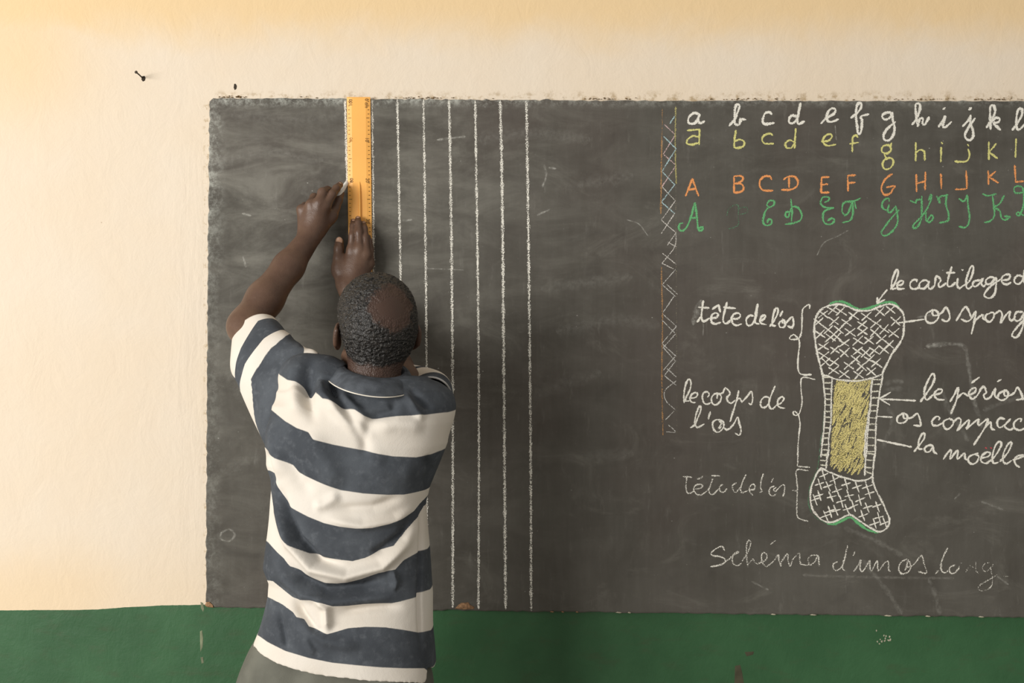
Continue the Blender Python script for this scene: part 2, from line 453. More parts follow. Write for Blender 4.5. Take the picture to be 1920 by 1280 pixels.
# alphabet rows
A4 = fr(1220, 180, 4.413); A5 = fr(1580, 180, 4.415)
ALPHA = []
def row(f, colr, w, dens, items):
    for it in items: ALPHA.append((f(it), colr, w, dens))
row(A4, WHITE, 5.4, .70, [
 [[(400,150),(360,140),(320,170),(310,210),(330,230),(370,220),(395,180),(405,150),(395,200),(410,225),(445,210)]],
 [[(650,245),(690,200),(725,120),(735,80),(715,68),(700,100),(695,170),(700,230),(730,235),(745,200),(740,190),(785,195)]],
 [[(1000,150),(985,135),(950,140),(930,180),(930,220),(960,232),(1020,222)]],
 [[(1210,170),(1170,160),(1145,190),(1150,222),(1185,220),(1215,175),(1240,60)],[(1240,60),(1215,190),(1225,230),(1270,210)]],
 [[(1410,225),(1450,185),(1510,150),(1530,120),(1510,100),(1475,120),(1455,170),(1465,205),(1500,212),(1552,192)]]])
row(A5, WHITE, 5.4, .70, [
 [[(70,180),(120,140),(150,100),(155,65),(135,58),(115,90),(110,170),(120,250),(125,300),(140,315),(155,280),(160,200),(150,170),(215,150)]],
 [[(410,150),(380,135),(335,150),(330,180),(360,195),(400,170),(410,140),(415,200),(430,260),(420,320),(385,365),(345,360),(340,320),(370,270),(435,215)]],
 [[(575,235),(610,190),(640,110),(635,65),(605,70),(605,130),(620,250)],[(620,250),(640,190),(665,185),(660,225),(680,235),(715,175)]],
 [[(795,255),(830,200),(850,165),(830,240),(845,260),(900,215)],[(832,108),(848,98)]],
 [[(995,250),(1040,200),(1060,160)],[(1060,160),(1055,220),(1075,270),(1080,330),(1055,365),(1020,350),(1015,310),(1050,250),(1095,185)],[(1045,112),(1065,98)]],
 [[(1190,260),(1230,200),(1262,130),(1250,80),(1225,85),(1220,150),(1225,275)],[(1230,215),(1270,180),(1300,190),(1290,215),(1250,225),(1280,255),(1305,280)]],
 [[(1405,280),(1450,220),(1485,150),(1480,105),(1455,110),(1440,170),(1440,260),(1465,275),(1510,230)]]])
row(A4, YEL, 4.6, .68, [
 [[(305,285),(405,275)],[(405,275),(400,400)],[(400,340),(350,330),(305,360),(300,390),(340,402),(400,385)]],
 [[(705,285),(695,350),(690,425)],[(695,375),(740,360),(775,380),(765,415),(720,430),(690,420)]],
 [[(1010,325),(985,310),(940,325),(922,360),(940,390),(975,395),(1015,393)]],
 [[(1200,270),(1190,430)],[(1185,380),(1150,365),(1115,390),(1125,425),(1160,430),(1185,400)]],
 [[(1415,375),(1470,370),(1500,340),(1490,315),(1450,325),(1425,365),(1440,400),(1480,410),(1530,400)]]])
row(A5, YEL, 4.4, .68, [
 [[(125,340),(110,325),(85,340),(80,400),(80,460)],[(60,395),(130,385)]],
 [[(405,390),(395,420),(400,450),(365,475),(325,460),(330,420),(370,405),(400,420)],[(345,480),(360,510),(405,515),(420,550),(395,595),(350,605),(330,570),(345,530),(380,515)]],
 [[(605,385),(605,535)],[(605,470),(640,445),(675,460),(680,530)]],
 [[(815,425),(812,545)],[(818,384),(825,394)]],
 [[(1040,440),(1050,490),(1030,535),(980,545),(930,540)],[(1034,402),(1042,412)]],
 [[(1210,380),(1210,525)],[(1270,395),(1212,465)],[(1212,465),(1280,515)]],
 [[(1435,355),(1430,505)]]])
row(A4, ORA, 4.6, .68, [
 [[(290,825),(345,685)],[(345,685),(395,825)],[(315,775),(375,765)]],
 [[(690,670),(690,800)],[(690,665),(740,660),(765,680),(740,715),(695,725),(745,725),(770,755),(750,790),(690,800)]],
 [[(1000,690),(985,665),(940,665),(905,700),(905,750),(935,780),(1010,782)]],
 [[(1145,670),(1145,755)],[(1100,690),(1140,665),(1195,670),(1220,715),(1200,755),(1150,775),(1085,775)]],
 [[(1475,670),(1415,672)],[(1415,672),(1410,800)],[(1410,800),(1475,797)],[(1412,735),(1465,728)]]])
row(A5, ORA, 4.4, .67, [
 [[(105,655),(42,658)],[(42,658),(45,785)],[(42,720),(102,715)]],
 [[(410,645),(360,680),(325,740),(325,790),(350,818),(395,805),(415,770),(435,745),(365,755)]],
 [[(610,650),(612,790)],[(685,630),(682,775)],[(610,725),(685,705)]],
 [[(812,645),(818,765)]],
 [[(1022,620),(1028,740),(1015,768),(935,772)]],
 [[(1205,620),(1207,730)],[(1265,625),(1210,670)],[(1210,670),(1290,718)]],
 [[(1425,575),(1432,712)],[(1432,712),(1495,705)]]])
row(A4, GRN, 4.8, .67, [
 [[(265,1050),(240,1060),(235,1100),(260,1115),(300,1080),(340,980),(365,885),(380,980),(395,1100),(425,1110),(430,1085),(405,1090)],[(325,1010),(390,1005)]]])
row(A4, (0.11, 0.24, 0.14), 3.4, .54, [
 [[(630,990),(650,930),(720,900),(725,990),(720,1070),(640,1100)],[(720,930),(790,920),(800,960),(740,980)]]])
row(A4, GRN, 4.6, .66, [
 [[(980,915),(960,900),(985,865),(1020,870),(1015,905),(965,930),(940,980),(930,1040),(955,1070),(995,1060),(1000,1025),(975,1020),(965,1045)]],
 [[(1160,855),(1170,950),(1165,1035)],[(1145,960),(1120,960),(1115,995),(1140,1000),(1150,960),(1180,915),(1225,930),(1250,985),(1235,1030),(1180,1050),(1115,1060)]],
 [[(1440,880),(1470,865),(1475,840),(1430,835),(1405,880),(1430,915),(1480,925),(1515,925),(1440,950),(1425,1000),(1440,1050),(1490,1060),(1520,1030),(1500,1010),(1465,1030)]]])
row(A5, GRN, 4.6, .65, [
 [[(-5,960),(0,900),(30,875),(90,870),(150,845)],[(-5,960),(20,985),(50,960),(80,880),(85,960),(75,1010),(50,1035),(0,1045)],[(100,880),(110,930)]],
 [[(385,870),(380,845),(345,860),(325,900),(340,935),(370,940),(385,900),(372,955),(400,960),(430,920)],[(440,910),(455,1000),(450,1060),(400,1130),(345,1155),(320,1130),(350,1080),(420,990),(465,945)]],
 [[(560,865),(605,885),(610,860),(655,855)],[(655,830),(655,950),(650,1020),(620,1080),(585,1095),(590,1060),(650,1000),(700,930),(730,860),(735,815),(710,860)],[(690,960),(690,1020),(715,1045),(750,1010),(735,985),(700,1030)]],
 [[(780,830),(805,885),(805,835),(870,820)],[(860,820),(855,900),(875,970),(870,1030),(800,1050)]],
 [[(965,850),(1005,870),(1030,820)],[(1030,820),(1040,920),(1050,1000),(1040,1060),(1010,1088),(965,1080)]],
 [[(1160,810),(1200,825),(1270,810)],[(1240,830),(1250,900),(1255,990),(1220,1035),(1175,1045)],[(1335,825),(1300,890),(1255,920),(1300,950),(1315,1010),(1345,1025),(1385,1000),(1340,995)]],
 [[(1490,800),(1430,800),(1420,760),(1450,745),(1490,760),(1500,830),(1490,930),(1460,990),(1440,980),(1450,960),(1500,990)]]])
for st, colr, w, dn in ALPHA:
    chalk('chalk_letter', [(st, colr, w, dn)], board)

# captions -----------------------------------------------------------------
def caption(label, f, strokes, w=4.6, dens=.70, extra=None):
    pts = [(f(strokes), WHITE, w, dens)] + (extra or [])
    return chalk('chalk_caption', pts, board, label)
c1 = fr(1290, 550, 7.529)
caption('white chalk words beside the upper end of the bone', c1, [
 [(215,105),(190,300),(200,380),(240,390),(300,350)],[(130,400),(180,330)],[(150,195),(295,205)],
 [(320,350),(400,340),(425,295),(380,275),(330,320),(330,400),(380,430),(460,410)],[(345,220),(430,160)],[(430,160),(455,260)],
 [(550,125),(500,320),(500,400),(540,425),(600,380)],[(505,195),(670,210)],
 [(610,360),(700,355),(740,320),(720,280),(650,290),(615,360),(640,430),(690,450),(755,430)],
 [(920,320),(870,310),(825,360),(830,430),(860,455),(910,430),(960,330),(985,150)],[(985,150),(945,330),(950,410),(1000,430)],
 [(1010,400),(1080,350),(1090,310),(1050,315),(1015,370),(1030,420),(1100,440)],
 [(1155,460),(1210,390),(1270,270),(1260,205),(1225,230),(1190,380),(1195,450),(1235,455)],[(1335,250),(1300,320)],
 [(1340,370),(1285,420),(1300,475),(1350,475),(1375,420),(1340,370),(1330,410),(1380,420)],
 [(1380,420),(1470,330),(1490,420),(1470,480),(1410,460)]])
c2 = fr(1270, 690, 8)
caption('two rows of white chalk words beside the bone shaft', c2, [
 [(100,515),(100,380),(130,230),(175,165),(205,210),(190,320),(140,420),(120,490),(180,490)],
 [(190,450),(270,440),(305,390),(270,365),(210,400),(190,460),(215,510),(270,515)],
 [(455,430),(480,390),(440,350),(390,380),(375,440),(400,520),(450,540),(500,520)],
 [(600,370),(540,400),(510,460),(530,530),(580,550),(640,500),(655,420),(610,375),(595,450)],
 [(610,390),(680,370),(720,295),(780,350),(785,390),(745,440),(760,500),(810,525),(870,480)],
 [(920,340),(890,480),(840,640),(790,800)],[(880,500),(930,450),(970,510)],
 [(970,510),(1050,420),(1110,350),(1130,460),(1110,545),(1075,525)],
 [(1370,440),(1310,430),(1255,490),(1255,570),(1310,590),(1370,530),(1380,440)],[(1465,270),(1410,400),(1375,520),(1395,600),(1430,610),(1480,560)],
 [(1480,560),(1560,520),(1600,450),(1560,430),(1510,480),(1510,560),(1560,595),(1610,600)],
 [(200,890),(260,850),(300,760),(350,640),(345,570),(310,610),(270,740),(265,850),(310,885),(400,840)],[(495,655),(465,760)],
 [(600,770),(540,800),(530,880),(580,955),(650,940),(695,870),(680,800),(610,770)],[(630,800),(660,830),(620,900),(660,880)],
 [(700,900),(760,920),(850,830),(905,735),(930,830),(955,930),(930,1005),(870,975)]], 4.2, .67)
c3 = fr(1270, 840, 8)
caption('faint white chalk words beside the lower end of the bone', c3, [
 [(145,420),(130,560),(145,660),(190,675),(250,640)],[(90,425),(215,435)],
 [(270,610),(350,600),(380,560),(340,540),(270,560),(245,620),(290,690),(360,705)],[(300,460),(360,445),(380,420)],
 [(360,705),(470,610),(530,460),(480,610),(490,680),(540,690),(620,610)],[(515,410),(630,415)],
 [(630,580),(680,540),(630,590),(650,650),(700,660),(740,610)],
 [(880,520),(830,560),(840,640),(880,660),(950,580)],[(1030,395),(980,500),(950,600),(970,665),(1050,640)],
 [(1075,620),(1150,620),(1165,560),(1120,540),(1080,600),(1090,660),(1130,700)],
 [(1290,385),(1260,480),(1250,600),(1275,640),(1240,660)],[(1440,455),(1410,510)],
 [(1450,570),(1390,600),(1380,680),(1430,715),(1480,690)],[(1480,590),(1440,620),(1470,650)],
 [(1470,650),(1590,545),(1610,630),(1585,720)]], 3.8, .58)
c4 = fr(1640, 490, 6.857)
caption('white chalk words above the bone', c4, [
 [(205,355),(260,280),(300,160),(295,110),(265,130),(220,260),(225,350),(270,345)],
 [(285,310),(350,295),(370,255),(330,250),(290,290),(300,350),(380,350)],
 [(540,260),(540,235),(490,240),(455,290),(470,345),(520,355),(575,330)],
 [(700,260),(640,240),(580,280),(580,340),(640,345),(690,280),(700,250),(690,330),(720,355),(770,310)],
 [(770,310),(795,190),(850,240),(820,290),(840,330),(920,280)],
 [(990,70),(945,220),(940,310),(980,320),(1040,270)],[(925,145),(1030,145)],
 [(1070,220),(1060,300),(1090,345),(1150,300)],[(1122,104),(1136,113)],
 [(1150,310),(1220,250),(1265,130),(1265,60),(1230,80),(1180,230),(1180,330),(1210,350),(1260,310)],
 [(1360,240),(1290,250),(1260,290),(1290,325),(1350,280),(1390,220),(1370,280),(1400,320),(1430,290)],
 [(1550,220),(1490,200),(1430,240),(1440,290),(1500,280),(1560,210),(1560,310),(1540,420),(1480,470),(1415,450),(1420,400),(1500,310),(1620,230)],
 [(1640,240),(1720,230),(1740,180),(1700,165),(1640,200),(1640,270),(1700,295),(1750,270)],
 [(1890,190),(1840,180),(1800,220),(1800,270),(1850,290),(1900,240),(1930,110)],[(1930,110),(1910,230),(1935,290)]])
chalk('chalk_arrow', [(c4([[(160,365),(90,450),(30,540)],[(35,465),(30,540)],[(30,540),(130,490)]]), WHITE, 3.8, .70)], board, 'short white arrow pointing down at the bone top')
chalk('chalk_pointer', [(c4([[(300,790),(450,770),(635,743)]]), WHITE, 4.0, .70)], board)
caption('white chalk words to the right of the upper bone end', c4, [
 [(740,625),(670,670),(655,740),(690,785),(760,785),(820,720),(810,650),(750,625),(750,690),(820,690)],
 [(820,690),(870,650),(920,590),(965,690),(950,755),(910,770),(865,745)],
 [(1050,760),(1165,585),(1230,690),(1240,740),(1180,770),(1115,740)],
 [(1240,740),(1300,640),(1280,780),(1245,930)],[(1290,760),(1390,680),(1390,730),(1430,750)],
 [(1500,660),(1430,690),(1430,750),(1480,775),(1530,720),(1530,660),(1490,655)],
 [(1540,680),(1610,635),(1640,690),(1620,785),(1680,700),(1740,640),(1730,720),(1760,760),(1810,710)],
 [(1900,650),(1830,650),(1795,710),(1820,765),(1880,740),(1930,650)],[(1925,680),(1900,850),(1830,970),(1770,960),(1780,910),(1880,790),(1930,750)]])
c5 = fr(1640, 690, 6.4)
caption('white chalk words beside the long arrow', c5, [
 [(550,400),(610,320),(690,200),(720,110),(700,65),(660,110),(600,250),(600,340),(630,380),(700,320)],
 [(700,320),(790,300),(810,260),(760,255),(715,310),(750,370),(835,380)],
 [(905,400),(960,310),(1000,235),(985,370),(915,545)],[(990,360),(1060,300),(1110,330)],
 [(1110,330),(1200,290),(1210,235),(1150,260),(1130,310),(1170,370),(1230,330)],[(1165,175),(1255,110)],
 [(1230,330),(1300,220),(1340,290),(1310,320),(1330,370),(1390,350)],
 [(1390,350),(1450,240),(1440,320),(1470,360)],[(1475,160),(1515,138)],
 [(1580,265),(1500,300),(1480,360),(1530,385),(1590,350),(1600,290),(1560,265),(1560,330),(1620,330)],
 [(1620,330),(1680,290),(1715,230),(1770,330),(1760,370),(1700,380)],[(1760,370),(1800,365)]])
chalk('chalk_arrow', [(c5([[(490,390),(300,380),(55,370)],[(190,290),(60,365)],[(60,365),(180,440)]]), WHITE, 3.8, .68)], board, 'white arrow pointing left at the bone shaft')
chalk('chalk_pointer', [(c5([[(30,578),(210,588)]]), WHITE, 3.2, .68)], board)
chalk('chalk_pointer', [(c5([[(30,858),(440,945)]]), WHITE, 4.6, .70)], board)
caption('short white chalk word beside the middle of the bone shaft', c5, [
 [(340,540),(280,580),(270,640),(310,660),(370,640),(395,580),(350,540),(350,600),(400,600)],[(400,600),(450,590),(515,545),(550,650),(545,690),(470,685)]], 4.4)
caption('long white chalk word cut by the photo edge beside the bone shaft', c5, [
 [(770,620),(780,590),(740,580),(690,630),(700,680),(750,690),(810,660)],
 [(900,600),(830,640),(830,700),(870,735),(920,700),(950,640),(900,605)],
 [(940,650),(1000,600),(1035,620),(1020,690),(990,745),(1060,680),(1130,620),(1125,680),(1100,725),(1170,670),(1245,610),(1240,660),(1250,690)],
 [(1250,690),(1355,610),(1330,700),(1190,920)],[(1320,720),(1390,650),(1400,720),(1440,740)],
 [(1560,610),(1500,600),(1470,650),(1490,710),(1550,690),(1620,620)],[(1630,610),(1560,690),(1620,740),(1660,720)],
 [(1750,640),(1760,610),(1720,610),(1670,660),(1680,720),(1740,745),(1800,720)]], 4.4)
caption('white chalk words with two red dots', c5, [
 [(475,1000),(530,930),(590,850),(600,785),(570,790),(530,870),(525,960),(570,970)],
 [(700,930),(650,925),(600,960),(610,1000),(660,1000),(700,940),(710,1000),(745,1030)],
 [(825,1090),(880,1010),(920,985),(905,1090),(960,1020),(1000,990),(990,1090),(1050,1040),(1080,1020),(1085,1080),(1110,1100)],
 [(1240,1020),(1150,1050),(1120,1100),(1160,1150),(1220,1130),(1250,1060),(1200,1030)],
 [(1270,1080),(1360,1060),(1390,1020),(1340,1010),(1280,1060),(1280,1120),(1340,1145)],
 [(1340,1145),(1440,1060),(1520,920),(1490,880),(1440,950),(1410,1080),(1430,1140),(1480,1130)],
 [(1500,1120),(1600,1010),(1645,900),(1610,900),(1550,1010),(1540,1110),(1580,1145),(1640,1110)],
 [(1660,1100),(1780,1060),(1790,1040),(1720,1050),(1680,1090),(1690,1150),(1740,1190)]], 4.4, .69)
for q in ([(1330,955),(1342,960)],[(1390,955),(1402,960)]): chalk('chalk_dot', [(c5([q]), RED, 4.5, .66)], board, 'small red chalk dot')
c6 = fr(1320, 990, 6.4); c7 = fr(1600, 990, 6.4)
chalk('chalk_caption', [(c6([
 [(245,265),(220,220),(170,230),(90,290),(100,325),(190,340),(250,370),(240,420),(150,450),(80,460)]]), WHITE, 3.8, .62), (c6([
 [(240,410),(300,370),(380,290),(420,285),(350,330),(340,400),(390,450),(450,420)],
 [(460,390),(520,300),(560,180),(540,145),(515,180),(510,300),(525,460)],[(525,430),(590,370),(600,400),(640,430)],
 [(640,430),(740,380),(755,320),(715,290),(690,330),(700,410),(740,460)],[(800,190),(855,150)],
 [(750,465),(840,390),(890,320),(900,390),(925,455),(925,410),(1000,310),(1010,400),(1035,455),(1055,400)],
 [(1060,380),(1140,300),(1155,410),(1200,440),(1260,440)],
 [(1365,325),(1290,325),(1250,370),(1270,440),(1330,400),(1370,330),(1380,450)],
 [(1600,400),(1550,430),(1560,490),(1600,505),(1660,450),(1700,330),(1720,210)],[(1720,210),(1690,350),(1660,470),(1690,510)],
 [(1810,280),(1790,325)]]), WHITE, 4.0, .555), (c7([
 [(0,520),(60,440),(90,380),(80,480),(105,520),(160,450),(195,390),(200,480),(220,510),(285,395),(300,510),(370,420),(415,400),(425,500),(440,515)],
 [(640,370),(570,410),(545,490),(580,545),(650,530),(690,460),(660,380)],[(650,380),(640,460),(620,500)],
 [(640,470),(720,440),(815,330),(850,430),(880,520),(860,540),(780,520)],
 [(1130,240),(1080,340),(1050,450),(1065,520),(1110,530),(1150,490)],[(990,540),(1020,510)],
 [(1220,440),(1160,470),(1160,530),(1210,540),(1260,490),(1270,460)]]), WHITE, 4.2, .57), (c7([
 [(1350,520),(1380,470)],[(1400,450),(1440,470)],[(1470,410),(1470,500),(1500,540)],
 [(1640,410),(1570,430),(1550,490),(1590,520),(1650,470),(1680,430)],[(1650,480),(1670,650),(1620,730),(1550,750),(1500,730),(1520,680),(1640,610),(1720,560)],
 [(1800,575),(1860,578)]]), WHITE, 3.6, .51)], board, 'faded white chalk title below the bone')
chalk('chalk_smear', [(c7([[(-600,560),(-300,575),(400,590),(1200,600)]]), WHITE, 6, .13)], board)
# braces
chalk('chalk_brace', [(c1([[(1715,210),(1715,160),(1660,180),(1615,240),(1610,380),(1605,520),(1590,590),(1550,640),(1450,650),(1435,620),(1490,580),(1540,620),(1575,690),(1560,850),(1550,1000),(1560,1090),(1600,1140),(1740,1145)],[(1640,1155),(1735,1150)]]), WHITE, 3.8, .66)], board, 'white curly brace beside the upper bone end')
chalk('chalk_brace', [([[(1528,711),(1508,707),(1502,712),(1502,730),(1504,750),(1502,765),(1497,777),(1490,778),(1487,774),(1490,771),(1497,778),(1500,795),(1498,815),(1496,840),(1496,860),(1495,873)]], WHITE, 3.4, .64)], board, 'white curly brace beside the bone shaft')
chalk('chalk_brace', [([[(1497,874),(1518,876)],[(1515,882),(1494,881),(1494,900),(1495,918),(1486,919)],[(1495,920),(1494,950),(1495,968),(1502,973),(1515,977)]], WHITE, 3.6, .58)], board, 'white square brace beside the lower bone end')
# lattice border
LA = fr(1225, 190, 4.0); LB = fr(1225, 500, 3.879)
chalk('lattice_border', [
 ([[(1242, 205), (1241, 260)]], DORA, 3, .52), ([[(1241, 255), (1240, 330), (1239, 400)]], DORA, 4.5, .57), ([[(1240, 500), (1242, 600), (1241, 700), (1243, 815)]], DORA, 4, .57),
 ([[(1267, 200), (1266, 270), (1268, 345)]], DYEL, 4.2, .58), ([[(1267, 345), (1268, 500), (1269, 700), (1269, 810)]], (0.3, 0.27, 0.2), 3, .46),
 (LA([[(160,110),(125,165)],[(80,265),(170,355)],[(170,355),(65,525)],[(65,525),(160,625)],[(160,625),(60,755)],[(60,755),(160,840)]]), BLUE, 3.2, .60),
 (LA([[(85,175),(165,250)],[(165,250),(75,395)],[(75,395),(170,480)],[(170,480),(65,640)]]), PINK, 2.8, .58),
 (LA([[(65,640),(165,745)],[(160,840),(60,990)],[(165,745),(60,890)],[(60,890),(170,985)],[(170,985),(105,1080)],[(170,985),(160,1090),(65,1215)],[(110,1055),(170,1090)],[(70,1140),(170,1220)],[(65,1215),(150,1255)]]), (0.6, 0.57, 0.52), 2.6, .60),
 (LB([[(160,20),(65,130)],[(65,130),(160,215)],[(100,130),(175,200)],[(150,215),(65,340)],[(65,340),(165,430)],[(65,390),(155,480)],[(170,430),(65,555)],[(160,490),(70,590)],[(65,560),(165,650)],[(75,590),(155,680)],[(160,650),(75,750)],[(165,680),(80,790)],[(100,740),(165,800)],[(80,790),(165,860)],[(165,830),(85,900),(90,970),(160,1040)],[(150,1050),(90,1110)],[(110,1150),(160,1200),(95,1200)]]), (0.56, 0.55, 0.51), 2.6, .59)], board, 'narrow lattice of coloured chalk lines')
# bone drawing
b8 = fr(1500, 550, 7.109); b9 = fr(1490, 690, 7.527); b10 = fr(1490, 850, 8.0)
bone = chalk('bone_drawing', [(b8([[(300,1090),(270,960),(235,820),(205,650),(190,500),(195,400),(225,290),(290,210),(380,165),(480,145),(560,150),(650,180),(740,220),(830,232),(930,225),(1050,180),(1160,145),(1240,150),(1320,200),(1370,260),(1390,340),(1385,450),(1370,580),(1310,690),(1230,800),(1170,920),(1120,1010),(1090,1080)]]), WHITE, 5.0, .67),
 (b9([[(380,60),(400,150),(415,300),(430,450),(425,600),(420,750),(410,880),(395,1000),(385,1100),(370,1250)],[(530,130),(520,300),(515,500),(515,700),(500,850),(480,1000),(480,1100),(470,1250)],
      [(1250,60),(1225,200),(1190,400),(1170,560),(1150,750),(1145,900),(1140,1050),(1135,1250)],[(1100,140),(1080,300),(1075,450),(1060,600),(1045,750),(1030,900),(1020,1050),(1010,1250)],[(1050,600),(1020,800),(1000,950),(985,1250)],
      [(390,100),(470,110),(560,150),(680,170),(800,180),(900,180),(1000,160),(1100,140),(1200,100),(1240,80)]]), WHITE, 4.4, .64),
 (b10([[(400,215),(500,270),(600,310),(700,350),(820,380),(920,410),(1050,400),(1130,370),(1165,340)],
       [(400,215),(330,300),(290,400),(250,500),(235,620),(240,720),(270,840),(330,920),(400,990),(500,1030),(600,1020),(700,970),(780,930),(840,920),(920,970),(1050,1060),(1150,1120),(1250,1170),(1340,1150),(1410,1070),(1420,980),(1380,880),(1320,740),(1250,610),(1200,500),(1170,380),(1180,200),(1200,0)],
       [(1065,0),(1060,150),(1050,330)],[(490,0),(480,120),(470,230)]]), WHITE, 4.6, .65)], board, 'chalk drawing of a long bone')
rungs = []
lo = [(400,150),(415,300),(430,450),(425,600),(420,750),(410,880),(395,1000),(385,1100),(370,1250)]; li = [(530,130),(520,300),(515,500),(515,700),(500,850),(480,1000),(480,1100),(470,1250)]
ro = [(1225,200),(1190,400),(1170,560),(1150,750),(1145,900),(1140,1050),(1135,1250)]; ri = [(1100,140),(1080,300),(1075,450),(1060,600),(1040,750),(1020,900),(1010,1050),(1000,1250)]
def xi(tab, y): return float(np.interp(y, [p[1] for p in tab], [p[0] for p in tab]))
for y in (130, 205, 285, 365, 440, 520, 610, 690, 760, 840, 920, 990, 1080, 1150, 1220): rungs.append([(xi(lo, y), y), (xi(li, y), y + random.uniform(-8, 8))])
rungs2 = []
for y in (160, 230, 330, 420, 520, 600, 700, 790, 870, 980, 1090, 1180): rungs2.append([(xi(ri, y), y), (xi(ro, y), y + random.uniform(-8, 12))])
rungs = b9(rungs) + b10([[(385,20),(480,30)],[(385,100),(470,110)],[(395,170),(490,180)]])
rungs2 = b9(rungs2) + b10([[(1090,0),(1190,10)],[(1080,95),(1190,105)],[(1070,210),(1160,215)],[(1070,270),(1150,300)]])
chalk('bone_cross_bars', [(rungs, (0.70, 0.68, 0.56), 3.6, .64)], bone, 'short chalk bars up the left side of the shaft')
chalk('bone_cross_bars', [(rungs2, (0.70, 0.68, 0.56), 3.6, .64)], bone, 'short chalk bars up the right side of the shaft')
X1 = [(430,220),(545,240),(720,290),(880,300),(1060,250),(1200,220),(310,280),(250,390),(450,370),(620,390),(830,420),(1010,400),(1270,370),(370,480),(520,480),(670,520),(830,510),(990,520),(1120,480),(265,545),(400,590),(490,580),(590,660),(770,630),(920,630),(1080,610),(1250,530),(310,710),(460,750),(590,790),(770,770),(870,790),(990,770),(1120,740),(320,830),(450,920),(740,880),(920,880),(1020,930),(640,960),(820,980),(450,1030),(590,1080),(950,1040),(780,1080),(340,910),(1190,680)]
X2 = [(440,320),(590,390),(370,460),(500,490),(640,560),(770,460),(940,500),(370,630),(550,650),(810,630),(980,690),(1120,600),(700,720),(890,780),(620,850),(790,830),(1090,810),(1240,790),(530,870),(1030,930),(1270,960),(1200,1050),(1350,1040),(1090,500),(310,690),(470,930)]
hs = []; hs2 = []
for cx, cy in X1:
    j = lambda: random.uniform(-10, 10)
    hs += b8([[(cx - 62 + j(), cy - 46 + j()), (cx + 66 + j(), cy + 48 + j())], [(cx - 60 + j(), cy + 52 + j()), (cx + 62 + j(), cy - 56 + j())]])
for cx, cy in X2:
    j = lambda: random.uniform(-10, 10)
    hs2 += b10([[(cx - 28 + j(), cy - 78 + j()), (cx + 26 + j(), cy + 80 + j())], [(cx - 68 + j(), cy + 22 + j()), (cx + 66 + j(), cy - 22 + j())]])
chalk('bone_cross_hatching', [(hs, WHITE, 3.2, .66)], bone, 'slanted white crosses filling the upper bone end')
chalk('bone_cross_hatching', [(hs2, WHITE, 3.2, .66)], bone, 'upright white crosses filling the lower bone end')
chalk('cartilage_edge', [(b8([[(400,140),(480,108),(580,113),(680,163),(780,207),(870,207),(960,182),(1060,140),(1150,117),(1240,122),(1320,180)]]), GRN, 5.6, .68)], bone, 'green chalk edge over the upper bone end')
chalk('cartilage_edge', [(b10([[(500,1055),(600,1055),(700,1010),(830,955),(900,1000),(1000,1080),(1100,1145),(1250,1182)]]), GRN, 6.0, .68),
 (b10([[(370,30),(340,220),(280,370),(225,510),(205,720),(250,880),(330,970),(480,1050)]]), (0.12, 0.3, 0.16), 3.4, .52),
 (b9([[(410,620),(395,850),(370,1000),(350,1200)]]), (0.16, 0.3, 0.2), 3.4, .5)], bone, 'green chalk edge under the lower bone end')
# marrow: close scribble of yellow chalk
mk = []
for i in range(95):
    t = i / 94; y = 165 + t * 1310
    xl = 560 - 65 * t; xr = xi(ri, y) - 20 if y < 1250 else 985
    for k in range(3):
        cx = xl + (xr - xl) * random.random(); yy = y + random.uniform(-25, 25)
        dx, dy = random.uniform(25, 75), random.uniform(60, 120)
        p, q = (max(xl, cx - dx), min(1500, yy + dy)), (min(xr, cx + dx), max(168, yy - dy))
        if p[1] > 1430 + 0.25 * (p[0] - 500): continue
        mk.append([p, q])
chalk('marrow_fill', [(b9(mk), (0.74, 0.645, 0.27), 5.0, .58)], bone, 'yellow chalk scribble inside the shaft')
